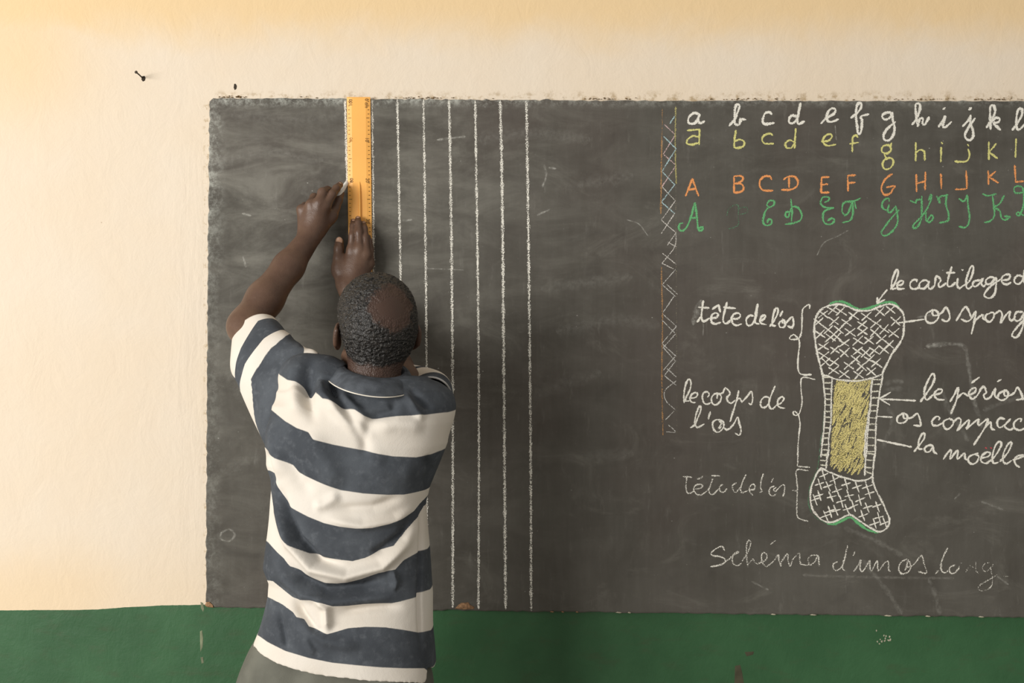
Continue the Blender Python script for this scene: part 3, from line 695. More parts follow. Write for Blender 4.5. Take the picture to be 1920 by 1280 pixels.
# stray marks and smears of half-wiped chalk
SM = (0.62, 0.61, 0.55)
for _st, _w, _d in [
 ([[(1738,648),(1760,645),(1805,648),(1815,680),(1822,725),(1830,760)]], 9, .30), ([[(1738,649),(1752,647),(1764,649)]], 9, .45),
 ([[(1768,735),(1780,770),(1800,800),(1815,825)],[(1818,735),(1832,770),(1840,800)],[(1845,768),(1880,755),(1910,745)],[(1656,838),(1664,815),(1672,802)],[(1665,765),(1673,780),(1670,795)]], 10, .18),
 ([[(1585,990),(1640,1012),(1690,1040)],[(1618,1050),(1645,1085),(1672,1120),(1690,1150)],[(1742,1088),(1752,1110),(1762,1150)],[(1660,720),(1675,714),(1692,716)],[(1662,730),(1692,728)]], 11, .17),
 ([[(1314,565),(1308,580),(1302,598),(1300,606)]], 14, .42), ([[(1318,600),(1319,612),(1318,628)]], 4, .35),
 ([[(415,998),(430,992),(440,1002),(430,1014),(414,1010),(415,998)]], 5, .4), ([[(455,400),(470,404)],[(456,482),(461,500)],[(1030,314),(1042,316)],[(1008,403),(1030,393)],[(1021,310),(1024,330),(1017,350)],[(820,262),(872,256)],[(754,413),(772,412)]], 5, .55),
 ([[(1532,478),(1545,455),(1570,443),(1590,432)],[(1176,412),(1198,420),(1215,442)],[(800,503),(870,506)],[(1240,280),(1243,262)],[(1566,235),(1568,262)]], 2.6, .5),
 ([[(570,360),(600,345)],[(470,620),(520,600)],[(440,215),(560,225),(640,215)],[(420,300),(500,285),(600,300)],[(1020,540),(1180,520)],[(900,260),(1000,250),(1100,262)]], 26, .10),
 ([[(1050,620),(1150,600),(1230,610)],[(1000,740),(1120,700)],[(1060,860),(1180,850)],[(430,700),(470,760)],[(420,880),(480,860)],[(1090,345),(1180,330)]], 30, .09),
 ([[(1840,940),(1862,948),(1880,955)],[(1790,935),(1800,925)],[(1870,1080),(1890,1095)],[(1720,595),(1745,590)],[(1410,1090),(1440,1105)]], 5, .35)]:
    for _q in _st: chalk('chalk_smear', [([_q], SM, _w, _d)], board)
# grime along the ledge, chips along the foot of the board
V, F = [], []
def lump(c, r):
    b0 = len(V); rr = [r * random.uniform(.6, 1.3) for _ in range(6)]
    for i in range(6):
        a = i * math.pi / 3
        V.append(c + np.array([rr[i] * 1.6 * math.cos(a), 0.002, rr[i] * math.sin(a) * .8]))
    V.append(c + np.array([0, -r * .8, 0]))
    for i in range(6): F.append((b0 + i, b0 + (i + 1) % 6, b0 + 6))
for i in range(210):
    x = random.choice((random.uniform(400, 1930), random.gauss(1880, 30), random.gauss(800, 25), random.gauss(1130, 30), random.gauss(1400, 40), random.gauss(435, 15), random.gauss(1730, 60)))
    if x < 400: continue
    y = 182.5 + (x - 400) / 840 * 4.0 if x < 1240 else 186.8
    lump(P(x, y - abs(random.gauss(0, 1.6)), 0.004), random.uniform(.0006, .0019))
mesh_obj('ledge_grime', V, F, M_DIRT, board, False)['kind'] = 'stuff'
patch('plaster_chip', [(851, 1141), (857, 1134), (864, 1129), (879, 1128), (882, 1133), (892, 1138), (890, 1142), (870, 1143)], M_CLAY, board, BD - .002, .004, 'brown bare chip at the foot of the board')
patch('plaster_chip', [(384, 1135), (387, 1128), (393, 1127), (400, 1134), (401, 1139), (390, 1138)], M_CLAY, board, BD - .002, .004)
for x, w in ((1035, 6), (1055, 4), (1160, 9), (1180, 5), (1450, 8), (1525, 10), (1665, 12), (1740, 8), (1840, 9), (1082, 4)):
    y = 1146 + (x - 1000) * 11 / 920; w *= .75
    patch('plaster_chip', [(x - w, y), (x - w * .4, y - 1.8), (x + w * .5, y - .9), (x + w, y + .6), (x + w * .3, y + 1.6), (x - w * .5, y + 1.0)], M_PLAST if x > 1100 else M_CLAY, board, BD - .003, .0038)

# ------------------------------------------------------------------ nail
nail = empty('nail', P(268, 147, 0.0)); tag(nail, 'bent rusty nail sticking out of the bare cream wall left of the blackboard', 'nail')
def tube(path, radii, seg=12, cap=True):
    path = [np.array(p, float) for p in path]; V, F = [], []
    up = np.array([0.31, 0.17, 0.93])
    for i, p in enumerate(path):
        t = path[min(i + 1, len(path) - 1)] - path[max(i - 1, 0)]; t = t / np.linalg.norm(t)
        a = np.cross(t, up); a /= np.linalg.norm(a); b = np.cross(t, a)
        for k in range(seg):
            th = 2 * math.pi * k / seg
            V.append(p + radii[i] * (math.cos(th) * a + math.sin(th) * b))
    for i in range(len(path) - 1):
        for k in range(seg):
            F.append((i * seg + k, i * seg + (k + 1) % seg, (i + 1) * seg + (k + 1) % seg, (i + 1) * seg + k))
    if cap:
        F.append(tuple(range(seg))[::-1]); F.append(tuple((len(path) - 1) * seg + k for k in range(seg)))
    return V, F
a, b_ = P(268, 147, -0.004), P(255.5, 135.5, 0.04)
ax = (b_ - a) / np.linalg.norm(b_ - a)
V, F = tube([a, a + .5 * (b_ - a) + np.array([0, 0, .0006]), b_], [.0017] * 3); mesh_obj('nail_shank', V, F, M_NAIL, nail)
V, F = tube([b_ - ax * .001, b_, b_ + ax * .0012, b_ + ax * .002], [.002, .0036, .0038, .003], 14); mesh_obj('nail_head', V, F, M_NAIL, nail)
patch('nail_hole', [(266, 143), (271, 142), (273, 146), (272, 151), (268, 153), (265, 149)], M_HOLE, wall, 0.0, 0.0008)

# ------------------------------------------------------------------ ruler
def ruler_px(u, v):
    """u 0..1 across from the left edge, v in centimetres down from the top"""
    y = 183 + v * 7.62; t = (y - 183) / 257.0
    xl = 650.2 + 2.9 * t; xr = 694.3 + 2.95 * t
    return xl + (xr - xl) * u, y
R0, R1 = BD + 0.0013, BD + 0.0072
ruler = empty('metre_ruler', P(*ruler_px(.5, 50), R0)); tag(ruler, 'long orange plastic ruler held upright against the blackboard by a hand', 'ruler')
prof = [(0, R0), (0, R0 + .0030), (.03, R0 + .0036), (.16, R1 - .0006), (.20, R1), (.80, R1), (.84, R1 - .0006), (.97, R0 + .0036), (1, R0 + .0030), (1, R0)]
V = []; ends = [(-.15, .6), (.1, 1.0), (50, 1.0), (99.9, 1.0), (100.15, .6)]; k = len(prof)
for v, sc in ends:
    for u, d in prof:
        px = ruler_px(u, v); V.append(P(px[0], px[1], R0 + (d - R0) * sc))
F = [(i * k + j, i * k + (j + 1) % k, (i + 1) * k + (j + 1) % k, (i + 1) * k + j) for i in range(len(ends) - 1) for j in range(k)]
F += [tuple(range(k)), tuple((len(ends) - 1) * k + j for j in range(k))[::-1]]
o = mesh_obj('ruler_blade', V, F, M_RULER, ruler, False)
def face_depth(u): return float(np.interp(u, [p[0] for p in prof[1:-1]], [p[1] for p in prof[1:-1]])) + .00012
for side in (0, 1):
    V, F = [], []
    for c in range(0, 101):
        L = .13 if c % 5 == 0 else .072
        if c % 10 == 0: continue
        u0, u1 = (.05, .05 + L) if side == 0 else (.95 - L, .95)
        b0 = len(V)
        for u, vv in ((u0, c - .08), (u1, c - .08), (u1, c + .08), (u0, c + .08)):
            px = ruler_px(u, vv); V.append(P(px[0], px[1], face_depth(u)))
        F.append((b0, b0 + 3, b0 + 2, b0 + 1))
    mesh_obj('tick_marks', V, F, M_INK if side else M_INKM, ruler, False)
def text_mesh(name, body, size, center, ang, mat, parent, d):
    cu = bpy.data.curves.new('txt', 'FONT'); cu.body = body; cu.size = size; cu.align_x = 'CENTER'; cu.align_y = 'CENTER'; cu.offset = size * 0.012
    tmp = bpy.data.objects.new('txt', cu); COL.objects.link(tmp)
    dg = bpy.context.evaluated_depsgraph_get(); me = bpy.data.meshes.new_from_object(tmp.evaluated_get(dg))
    bpy.data.objects.remove(tmp, do_unlink=True)
    c0 = P(center[0], center[1], d)
    ca, sa = math.cos(ang), math.sin(ang)
    for v in me.vertices:
        x, y = v.co.x, v.co.y
        v.co = Vector((c0[0] + x * ca - y * sa, c0[1], c0[2] + x * sa + y * ca))
    me.name = name; me.materials.clear(); me.materials.append(mat)
    return link(bpy.data.objects.new(name, me), parent)
for c in range(0, 101, 10):
    s = '0 dm' if c == 0 else str(c)
    px = ruler_px(.83, c + (1.4 if c == 0 else (-.7 if c == 100 else .35)))
    text_mesh('printed_number', s, .0115, px, -math.pi / 2, M_INK, ruler, face_depth(.83) + .0004)
    px = ruler_px(.17, c + (1.2 if c == 0 else (-.7 if c == 100 else .35)))
    text_mesh('printed_number', str(100 - c), .0115, px, math.pi / 2, M_INK if c in (0, 20) else M_INKF, ruler, face_depth(.17) + .0004)
# raised grip rib along the middle of the ruler
V = []; rp = [(.445, 0), (.455, .0035), (.475, .0062), (.50, .0066), (.525, .0062), (.545, .0035), (.555, 0)]
secs = [(20.6, .05), (21.6, .55), (23.5, .9), (26, 1), (55, 1), (74, 1), (77, .9), (79, .5), (80, .05)]
for v, sc in secs:
    for u, h in rp:
        px = ruler_px(.5 + (u - .5) * (.5 + .5 * sc), v); V.append(P(px[0], px[1], R1 - .0004 + h * sc))
k = len(rp)
F = [(i * k + j, i * k + j + 1, (i + 1) * k + j + 1, (i + 1) * k + j)[::-1] for i in range(len(secs) - 1) for j in range(k - 1)]
mesh_obj('grip_rib', V, F, M_RULER, ruler)

# ------------------------------------------------------------------ chalk stick
stick = None
a, b_ = P(637.5, 364, .036), P(651.3, 340.5, BD + .0012)
ax = (b_ - a) / np.linalg.norm(b_ - a)
V, F = tube([a - ax * .012, a, a + (b_ - a) * .8, b_ - ax * .0018, b_], [.0050, .0052, .0052, .0046, .0022], 18)
stick = mesh_obj('chalk_stick', V, F, M_STICK); tag(stick, 'short stick of white chalk pinched between fingers beside the orange ruler', 'chalk')

# ------------------------------------------------------------------ implicit surfaces (for the figure and his clothes)
def smin(a, b, k):
    h = np.maximum(k - np.abs(a - b), 0.0) / k
    return np.minimum(a, b) - h * h * k * 0.25

class Prim:
    k = 0.01
class Cone(Prim):
    def __init__(s, a, ra, b, rb, k=.01):
        s.a, s.b, s.ra, s.rb, s.k = np.array(a, np.float32), np.array(b, np.float32), ra, rb, k
        s.c = (s.a + s.b) / 2; s.R = np.linalg.norm(s.b - s.a) / 2 + max(ra, rb)
    def __call__(s, p):
        ba = s.b - s.a; t = np.clip(((p - s.a) @ ba) / float(ba @ ba), 0, 1)
        q = p - s.a - t[:, None] * ba
        return np.sqrt((q * q).sum(1)) - (s.ra + (s.rb - s.ra) * t)
class Ell(Prim):
    def __init__(s, c, r, B=None, k=.01):
        s.c = np.array(c, np.float32); s.r = np.array(r, np.float32); s.B = None if B is None else np.array(B, np.float32)
        s.R = float(max(r)); s.k = k
    def __call__(s, p):
        q = p - s.c
        if s.B is not None: q = q @ s.B.T
        k0 = np.sqrt(((q / s.r) ** 2).sum(1)); k1 = np.sqrt(((q / s.r ** 2) ** 2).sum(1)) + 1e-9
        return np.where(k0 < 1e-3, -s.r.min(), k0 * (k0 - 1.0) / k1)
class Stack(Prim):
    """pile of super-ellipses: rows of (z, cx, cy, half width, half depth)"""
    def __init__(s, rows, k=.02, ex=2.3, grow=0.0):
        rows = sorted(rows); s.t = np.array(rows, np.float32); s.k, s.ex, s.g = k, ex, grow
        z0, z1 = s.t[0, 0], s.t[-1, 0]
        s.c = np.array([s.t[:, 1].mean(), s.t[:, 2].mean(), (z0 + z1) / 2], np.float32); s.R = (z1 - z0) / 2 + .25
    def at(s, z):
        T = s.t; return [np.interp(z, T[:, 0], T[:, i]) for i in (1, 2, 3, 4)]
    def __call__(s, p):
        z = p[:, 2]; cx, cy, a, b = s.at(z); a = a + s.g; b = b + s.g
        rho = ((np.abs(p[:, 0] - cx) / a) ** s.ex + (np.abs(p[:, 1] - cy) / b) ** s.ex) ** (1 / s.ex)
        d = (rho - 1) * np.minimum(a, b)
        return np.maximum(d, np.maximum(z - s.t[-1, 0] - s.g, s.t[0, 0] - z)).astype(np.float32)

class Field:
    def __init__(s, base, fingers=(), cut=None): s.base, s.fingers, s.cut = base, fingers, cut
    def near(s, c, R):
        f = lambda pr: [q for q in pr if np.linalg.norm(q.c - c) < q.R + R + .05]
        return f(s.base), [(f(g), k) for g, k in s.fingers]
    def ev(s, p, sel=None):
        base, fing = sel if sel else (s.base, s.fingers)
        D = np.full(len(p), 1.0, np.float32)
        for q in base: D = smin(D, q(p), q.k)
        B = D
        for g, k in fing:
            if not g: continue
            G = np.full(len(p), 1.0, np.float32)
            for q in g: G = smin(G, q(p), q.k)
            D = np.minimum(D, smin(B, G, k))
        if s.cut is not None: D = s.cut(p, D)
        return D

def surface(field, lo, hi, h, B=28):
    lo = np.array(lo, float); n = np.ceil((np.array(hi) - lo) / h).astype(int) + 1
    NX, NY, NZ = [int(v) for v in n]; cid, cpos, quads = [], [], []
    rng = np.arange(B + 1)
    I, J, K = np.meshgrid(rng, rng, rng, indexing='ij')
    g0 = np.stack([I, J, K], -1).reshape(-1, 3)
    for i0 in range(0, NX, B):
        for j0 in range(0, NY, B):
            for k0 in range(0, NZ, B):
                org = lo + np.array([i0, j0, k0]) * h
                c = org + B * h / 2; R = B * h * .87
                sel = field.near(c, R)
                if not sel[0] and not any(g for g, _ in sel[1]): continue
                if field.cut is None and abs(float(field.ev(c[None].astype(np.float32), sel)[0])) > R * 1.9: continue
                D = field.ev((org + g0 * h).astype(np.float32), sel).reshape(B + 1, B + 1, B + 1)
                S = D < 0
                if S.all() or not S.any(): continue
                cor = [S[a:B + a, b:B + b, c_:B + c_] for a in (0, 1) for b in (0, 1) for c_ in (0, 1)]
                cnt = sum(x.astype(np.int8) for x in cor)
                ai, aj, ak = np.nonzero((cnt > 0) & (cnt < 8))
                acc = np.zeros((len(ai), 3)); num = np.zeros(len(ai))
                for ed, (u, v) in ((0, (1, 2)), (1, (0, 2)), (2, (0, 1))):
                    for a in (0, 1):
                        for b in (0, 1):
                            o = [0, 0, 0]; o[u] = a; o[v] = b; e = list(o); e[ed] = 1
                            d0 = D[ai + o[0], aj + o[1], ak + o[2]]; d1 = D[ai + e[0], aj + e[1], ak + e[2]]
                            m = (d0 < 0) != (d1 < 0); t = np.where(m, d0 / np.where(m, d0 - d1, 1), 0)
                            q = np.zeros((len(ai), 3)); q[:, 0], q[:, 1], q[:, 2] = o; q[:, ed] += t
                            acc += q * m[:, None]; num += m
                pos = (acc / num[:, None] + np.stack([ai + i0, aj + j0, ak + k0], 1)) * h + lo
                cid.append(((ai + i0).astype(np.int64) * NY + (aj + j0)) * NZ + ak + k0); cpos.append(pos)
                for ed, (u, v) in ((0, (1, 2)), (1, (2, 0)), (2, (0, 1))):
                    sl = [slice(0, B)] * 3; s1 = list(sl); s1[ed] = slice(1, B + 1)
                    a_, b2 = S[tuple(sl)], S[tuple(s1)]
                    ei = np.stack(np.nonzero(a_ != b2), 1)
                    if not len(ei): continue
                    flip = a_[ei[:, 0], ei[:, 1], ei[:, 2]]
                    G = ei + np.array([i0, j0, k0])
                    du = np.zeros(3, int); du[u] = 1; dv = np.zeros(3, int); dv[v] = 1
                    cs = [G - du - dv, G - dv, G, G - du]
                    ids = np.stack([(q[:, 0].astype(np.int64) * NY + q[:, 1]) * NZ + q[:, 2] for q in cs], 1)
                    ids[~flip] = ids[~flip][:, ::-1]
                    quads.append(ids)
    cid = np.concatenate(cid); cpos = np.concatenate(cpos); quads = np.concatenate(quads)
    order = np.argsort(cid); cid = cid[order]; cpos = cpos[order]
    ix = np.searchsorted(cid, quads); ix = np.clip(ix, 0, len(cid) - 1)
    ok = (cid[ix] == quads).all(1)
    return cpos, ix[ok].astype(np.int32)

def relax(V, Q, it=2, lam=.5):
    e = np.concatenate([Q[:, [0, 1]], Q[:, [1, 2]], Q[:, [2, 3]], Q[:, [3, 0]]])
    e = np.concatenate([e, e[:, ::-1]])
    deg = np.bincount(e[:, 0], minlength=len(V))[:, None] + 1e-9
    for _ in range(it):
        for l in (lam, -lam * 1.03):
            s = np.stack([np.bincount(e[:, 0], weights=V[e[:, 1], i], minlength=len(V)) for i in range(3)], 1)
            V = V + l * (s / deg - V)
    return V

def grad(field, p, e=.003):
    p = p.astype(np.float32); g = np.zeros_like(p)
    for i in range(3):
        q = p.copy(); q[:, i] += e; r = p.copy(); r[:, i] -= e
        g[:, i] = field.ev(q) - field.ev(r)
    return g / (np.linalg.norm(g, axis=1, keepdims=True) + 1e-9)

def hash3(i, j, k):
    n = (i.astype(np.int64) * 73856093) ^ (j.astype(np.int64) * 19349663) ^ (k.astype(np.int64) * 83492791)
    n = (n ^ (n >> 13)) * 1274126177 & 0x7fffffff
    return ((n ^ (n >> 16)) & 0xffff) / 65535.0
def vnoise(p):
    f = np.floor(p); t = p - f; t = t * t * (3 - 2 * t); f = f.astype(np.int64); o = 0
    for a in (0, 1):
        for b in (0, 1):
            for c in (0, 1):
                w = (t[:, 0] if a else 1 - t[:, 0]) * (t[:, 1] if b else 1 - t[:, 1]) * (t[:, 2] if c else 1 - t[:, 2])
                o = o + w * hash3(f[:, 0] + a, f[:, 1] + b, f[:, 2] + c)
    return o

# ------------------------------------------------------------------ person
person = empty('person', (-0.35, -0.46, 0.0))
tag(person, 'man in a wide striped polo shirt seen from behind, arms raised to the blackboard', 'person')

# ---- head frame: face turned to the chalk hand and tilted up
HC = P(707, 607, .425)
yaw, pit = math.radians(17), math.radians(20)
fwd = np.array([-math.sin(yaw) * math.cos(pit), math.cos(yaw) * math.cos(pit), math.sin(pit)])
rgt = np.array([math.cos(yaw), math.sin(yaw), 0.0]); upv = np.cross(rgt, fwd)
HB = np.stack([rgt, fwd, upv])                     # rows: local axes
def H(x, y, z): return HC + x * rgt + y * fwd + z * upv
def rotx(B, ang):                                   # rotate local basis about its third axis
    c, s = math.cos(ang), math.sin(ang); return np.stack([c * B[0] + s * B[1], -s * B[0] + c * B[1], B[2]])

skull = [Ell(H(0, .004, .022), (.0785, .099, .081), HB, .02), Ell(H(0, -.042, -.012), (.068, .056, .062), HB, .03)]
head = skull + [
    Ell(H(0, .052, -.052), (.060, .052, .074), HB, .03), Ell(H(0, .082, -.108), (.028, .022, .020), HB, .025),      # face, chin
    Cone(H(-.052, .012, -.078), .018, H(-.022, .078, -.108), .016, .02), Cone(H(.052, .012, -.078), .018, H(.022, .078, -.108), .016, .02),
    Cone(H(-.03, .094, .012), .010, H(.03, .094, .012), .010, .02),                                                     # brow
    Cone(H(0, .100, .0), .008, H(0, .120, -.036), .0125, .012), Ell(H(-.014, .108, -.040), (.009, .010, .008), HB, .008), Ell(H(.014, .108, -.040), (.009, .010, .008), HB, .008),
    Cone(H(-.020, .100, -.068), .007, H(.020, .100, -.068), .007, .008), Cone(H(-.017, .099, -.080), .008, H(.017, .099, -.080), .008, .007),
    Ell(H(-.045, .074, -.035), (.020, .018, .016), HB, .02), Ell(H(.045, .074, -.035), (.020, .018, .016), HB, .02)]
ears = []
for sgn in (-1, 1):
    eb = rotx(HB, sgn * math.radians(24))
    ears.append(([Ell(H(sgn * .083, -.006, -.024), (.0065, .018, .028), eb, .006), Ell(H(sgn * .0795, .002, -.046), (.006, .010, .013), eb, .008),
                  Cone(H(sgn * .086, -.020, -.008), .0042, H(sgn * .086, -.016, -.040), .004, .005)], .008))
neck = [Cone(P(706, 650, .425), .053, P(697, 745, .456), .058, .03), Cone(P(690, 735, .45), .035, P(640, 752, .45), .035, .03), Cone(P(705, 735, .45), .035, P(765, 765, .45), .035, .03)]

# ---- trunk rows from the outline (photo px) : y, left, right, centre distance, half depth
ROWS = [(712, 612, 790, .448, .060), (735, 536, 834, .450, .094), (760, 514, 843, .452, .112), (790, 508, 843, .454, .120), (830, 499, 838, .455, .124),
        (870, 500, 823, .455, .124), (910, 511, 806, .455, .123), (940, 508, 799, .456, .122), (1000, 503, 803, .458, .120), (1060, 496, 808, .460, .119),
        (1088, 507, 810, .461, .117), (1112, 505, 812, .462, .119), (1180, 486, 813, .465, .124), (1215, 474, 815, .466, .127), (1255, 470, 818, .468, .128), (1300, 468, 820, .468, .128)]
def rows_w(rows, shrink=0.0):
    out = []
    for y, l, r, d, b in rows:
        L, Rr = P(l, y, d), P(r, y, d)
        out.append((L[2], (L[0] + Rr[0]) / 2, -d, (Rr[0] - L[0]) / 2 - shrink, b - shrink))
    return out
trunk = Stack(rows_w(ROWS), .04)
shoulders = [Cone(P(655, 728, .450), .036, P(610, 714, .440), .046, .04), Cone(P(610, 714, .440), .046, P(572, 711, .436), .055, .04), Cone(P(738, 737, .450), .033, P(804, 758, .436), .047, .04)]

# ---- the bare body
SL, EL, WL = P(570, 716, .43), P(463, 612, .225), P(580, 446, .088)
SR, ER, WR = P(798, 760, .43), P(747, 688, .185), P(654, 545, .068)
FM1, FM2 = P(497, 560, .185), P(541, 500, .135)
body_prims = head + neck + [Stack(rows_w(ROWS[2:], .022), .05)] + [
    Cone(P(655, 740, .450), .026, SL, .036, .03), Cone(P(733, 748, .450), .026, SR, .036, .03),
    Cone(SL, .037, EL, .042, .03), Cone(EL, .041, FM1, .0405, .02), Cone(FM1, .0405, FM2, .0345, .02), Cone(FM2, .0345, WL, .0265, .02),
    Cone(SR, .036, ER, .031, .03), Cone(ER, .031, P(716, 622, .125), .037, .02), Cone(P(716, 622, .125), .037, P(680, 572, .082), .033, .02), Cone(P(680, 572, .082), .033, WR, .026, .02)]
# legs inside the trousers
HIPZ = .90
body_prims += [Cone((-.44, -.468, .88), .085, (-.47, -.455, .48), .055, .04), Cone((-.47, -.455, .48), .052, (-.49, -.475, .10), .036, .03),
               Cone((-.265, -.468, .88), .085, (-.255, -.455, .48), .055, .04), Cone((-.255, -.455, .48), .052, (-.245, -.475, .10), .036, .03),
               Cone((-.49, -.475, .075), .034, (-.50, -.36, .045), .028, .03), Cone((-.245, -.475, .075), .034, (-.235, -.36, .045), .028, .03)]
# chalk hand
kn = [P(610, 386, .087), P(599, 381, .091), P(583, 384, .087), P(566, 393, .074)]
body_prims += [Cone(P(588, 440, .083), .0155, kn[0], .0125, .016), Cone(P(583, 441, .088), .0155, kn[1], .0128, .014), Cone(P(576, 442, .086), .015, kn[2], .0122, .014), Cone(P(570, 441, .080), .0145, kn[3], .0118, .014),
               Cone(P(597, 432, .070), .017, P(622, 404, .060), .0135, .018), Ell(P(592, 412, .070), (.027, .018, .034), None, .02)]
fing = [
 ([Cone(kn[0], .0116, P(623, 364, .078), .0104, .004), Cone(P(623, 364, .078), .0104, P(631, 353, .060), .0094, .004), Cone(P(631, 353, .060), .0094, P(637.5, 346.5, .044), .0080, .004)], .010),
 ([Cone(kn[1], .0122, P(605, 361, .082), .0124, .004), Cone(P(605, 361, .082), .0120, P(614, 356, .052), .0095, .004), Cone(P(614, 356, .052), .0095, P(631, 362, .032), .0078, .004)], .010),
 ([Cone(kn[2], .0112, P(589, 370, .062), .0104, .004), Cone(P(589, 370, .062), .0102, P(596, 370, .036), .0090, .004), Cone(P(596, 370, .036), .0090, P(612, 380, .030), .0076, .004)], .010),
 ([Cone(kn[3], .0105, P(572, 386, .048), .0094, .004), Cone(P(572, 386, .048), .0092, P(582, 391, .030), .0080, .004), Cone(P(582, 391, .030), .0080, P(597, 397, .032), .0070, .004)], .010),
 ([Cone(P(619, 408, .060), .0135, P(629, 390, .050), .0112, .004), Cone(P(629, 390, .050), .0110, P(635, 375, .041), .0100, .004), Cone(P(635, 375, .041), .0098, P(640, 362.5, .028), .0078, .004)], .012)]
# hand on the ruler
kr = [P(659, 470, .055), P(674, 468, .060), P(687, 477, .058), P(693, 494, .046)]
body_prims += [Cone(P(647, 530, .062), .0160, kr[0], .0122, .016), Cone(P(656, 532, .067), .0160, kr[1], .0125, .014), Cone(P(665, 533, .066), .0150, kr[2], .0118, .014), Cone(P(671, 534, .060), .0145, kr[3], .0112, .014),
               Cone(P(644, 530, .058), .0170, P(634, 503, .052), .0140, .018), Ell(P(664, 510, .050), (.027, .016, .034), None, .02)]
fing += [
 ([Cone(kr[0], .0108, P(661, 442, .054), .0094, .004), Cone(P(661, 442, .054), .0092, P(662, 424, .040), .0082, .004), Cone(P(662, 424, .040), .0082, P(663, 415, .0275), .0072, .004)], .010),
 ([Cone(kr[1], .0112, P(673, 436, .055), .0098, .004), Cone(P(673, 436, .055), .0096, P(672, 418, .043), .0084, .004), Cone(P(672, 418, .043), .0084, P(671.5, 410, .0310), .0073, .004)], .010),
 ([Cone(kr[2], .0106, P(685, 446, .052), .0094, .004), Cone(P(685, 446, .052), .0092, P(683, 428, .040), .0080, .004), Cone(P(683, 428, .040), .0080, P(681.5, 419, .0270), .0070, .004)], .010),
 ([Cone(kr[3], .0100, P(694, 468, .040), .0086, .004), Cone(P(694, 468, .040), .0084, P(692, 452, .030), .0074, .004), Cone(P(692, 452, .030), .0074, P(690, 444, .0235), .0066, .004)], .010),
 ([Cone(P(634, 508, .054), .0150, P(634, 484, .051), .0128, .004), Cone(P(634, 484, .051), .0122, P(635, 466, .047), .0120, .004), Cone(P(635, 466, .047), .0120, P(636, 453, .041), .0108, .004)], .014)]
body_field = Field(body_prims, fing + ears)
VX = .0022
V, Q = surface(body_field, (-.72, -.64, 0.0), (-.12, -.01, 1.93), VX)
V = relax(V, Q, 1)
def blob(V, c, r): return np.clip(1.6 - 1.6 * np.linalg.norm((V - np.array(c)), axis=1) / r, 0, 1)
pale = np.maximum.reduce([.55 * blob(V, P(638, 345, .042), .011), .5 * blob(V, P(636, 447, .03), .012), .35 * blob(V, P(663, 413, .02), .012), .5 * blob(V, P(633, 372, .034), .009), .25 * blob(V, H(0, .105, -.076), .02)])
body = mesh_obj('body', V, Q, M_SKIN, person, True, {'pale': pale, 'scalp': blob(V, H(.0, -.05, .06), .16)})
# nails
def nail_mesh(c, B, r, parent):
    bmn = bmesh.new(); bmesh.ops.create_uvsphere(bmn, u_segments=18, v_segments=12, radius=1.0)
    for v in bmn.verts: v.co = Vector(c + v.co.x * r[0] * B[0] + v.co.y * r[1] * B[1] + v.co.z * r[2] * B[2])
    return bm_obj('fingernail', bmn, M_NAILS, parent, True)
I3 = np.eye(3)
tb = np.stack([np.array([1, 0, 0]), np.array([0, .95, .30]), np.array([0, -.30, .95])])
nail_mesh(P(636.2, 451.5, .0500), tb, (.0088, .0036, .0100), body)
ib = np.stack([np.array([.8, .2, -.5]), np.array([.25, .7, .66]), np.array([.55, -.6, .55])])
nail_mesh(P(637.2, 345.4, .0492), ib, (.0048, .0026, .0056), body)
nb = np.stack([np.array([1, 0, 0]), np.array([0, .55, -.83]), np.array([0, .83, .55])])
for c in ((663, 412.6, .0325), (671.5, 407.4, .0362), (681.5, 416.6, .0320)): nail_mesh(P(*c), nb, (.0045, .0022, .0055), body)
for sgn in (-1, 1):
    bme = bmesh.new(); bmesh.ops.create_uvsphere(bme, u_segments=20, v_segments=12, radius=.0125)
    bmesh.ops.translate(bme, verts=bme.verts, vec=Vector(H(sgn * .031, .0905, -.008))); bm_obj('eye', bme, M_EYE, body, True)

# ---- hair: a close cropped cap, thinned out over the crown
BALD = P(735, 574, .515)
HF = Field(skull + [Cone(P(706, 650, .425), .056, P(697, 745, .458), .061, .03)])
class HairCap(Prim):
    k = .001
    def __init__(s): s.c = HC.astype(np.float32); s.R = .13
    def __call__(s, p):
        d = HF.ev(p); q = (p - s.c) @ HB.T.astype(np.float32)
        n1 = 1 - 2 * np.abs(vnoise(p * np.array([110.0, 110.0, 260.0]) + 2.5 * vnoise(p * 60)[:, None]) - .5); n3 = vnoise(p * 420.0 + 3)
        m, th = hair_cover(p)
        off = np.where(m > 0, .0030 * np.minimum(m, 1), .004 * m) + np.clip(m, 0, 1) * (1 - .75 * th) * ((n1 - .5) * .0042 + (n3 - .5) * .0022)
        return (d - off + .0006).astype(np.float32)
def hair_cover(p):
    q = (p - HC) @ HB.T; n2 = vnoise(p * 95.0 + 7); n4 = vnoise(p * 40.0 + 3)
    bx = (p - BALD) / np.array([.049, .066, .050])
    bald = np.sqrt((bx * bx).sum(1)) + (n2 - .5) * .30 + (n4 - .5) * .35
    lo = -.072 + .034 * np.clip((q[:, 1] + .06) / .06, 0, 1) + (n2 - .5) * .010      # nape line, rising behind the ears
    side = (q[:, 2] - lo) / .030
    front = ((.060 + .035 * np.clip(q[:, 2] / .08, -1, 1)) - q[:, 1]) / .012            # forehead line
    m = np.minimum(np.minimum(np.clip((bald - .45) / .55, -1, 1), np.clip(side, -1, 1)), np.clip(front, -1, 1))
    thin = 1 - np.clip(np.minimum((bald - .62) / .75, side / 1.0), 0, 1)
    return m, thin
V, Q = surface(Field([HairCap()]), HC - .125, HC + .125, .0017)
mesh_obj('hair', V, Q, M_HAIR, person, True, {'thin': hair_cover(V)[1]})

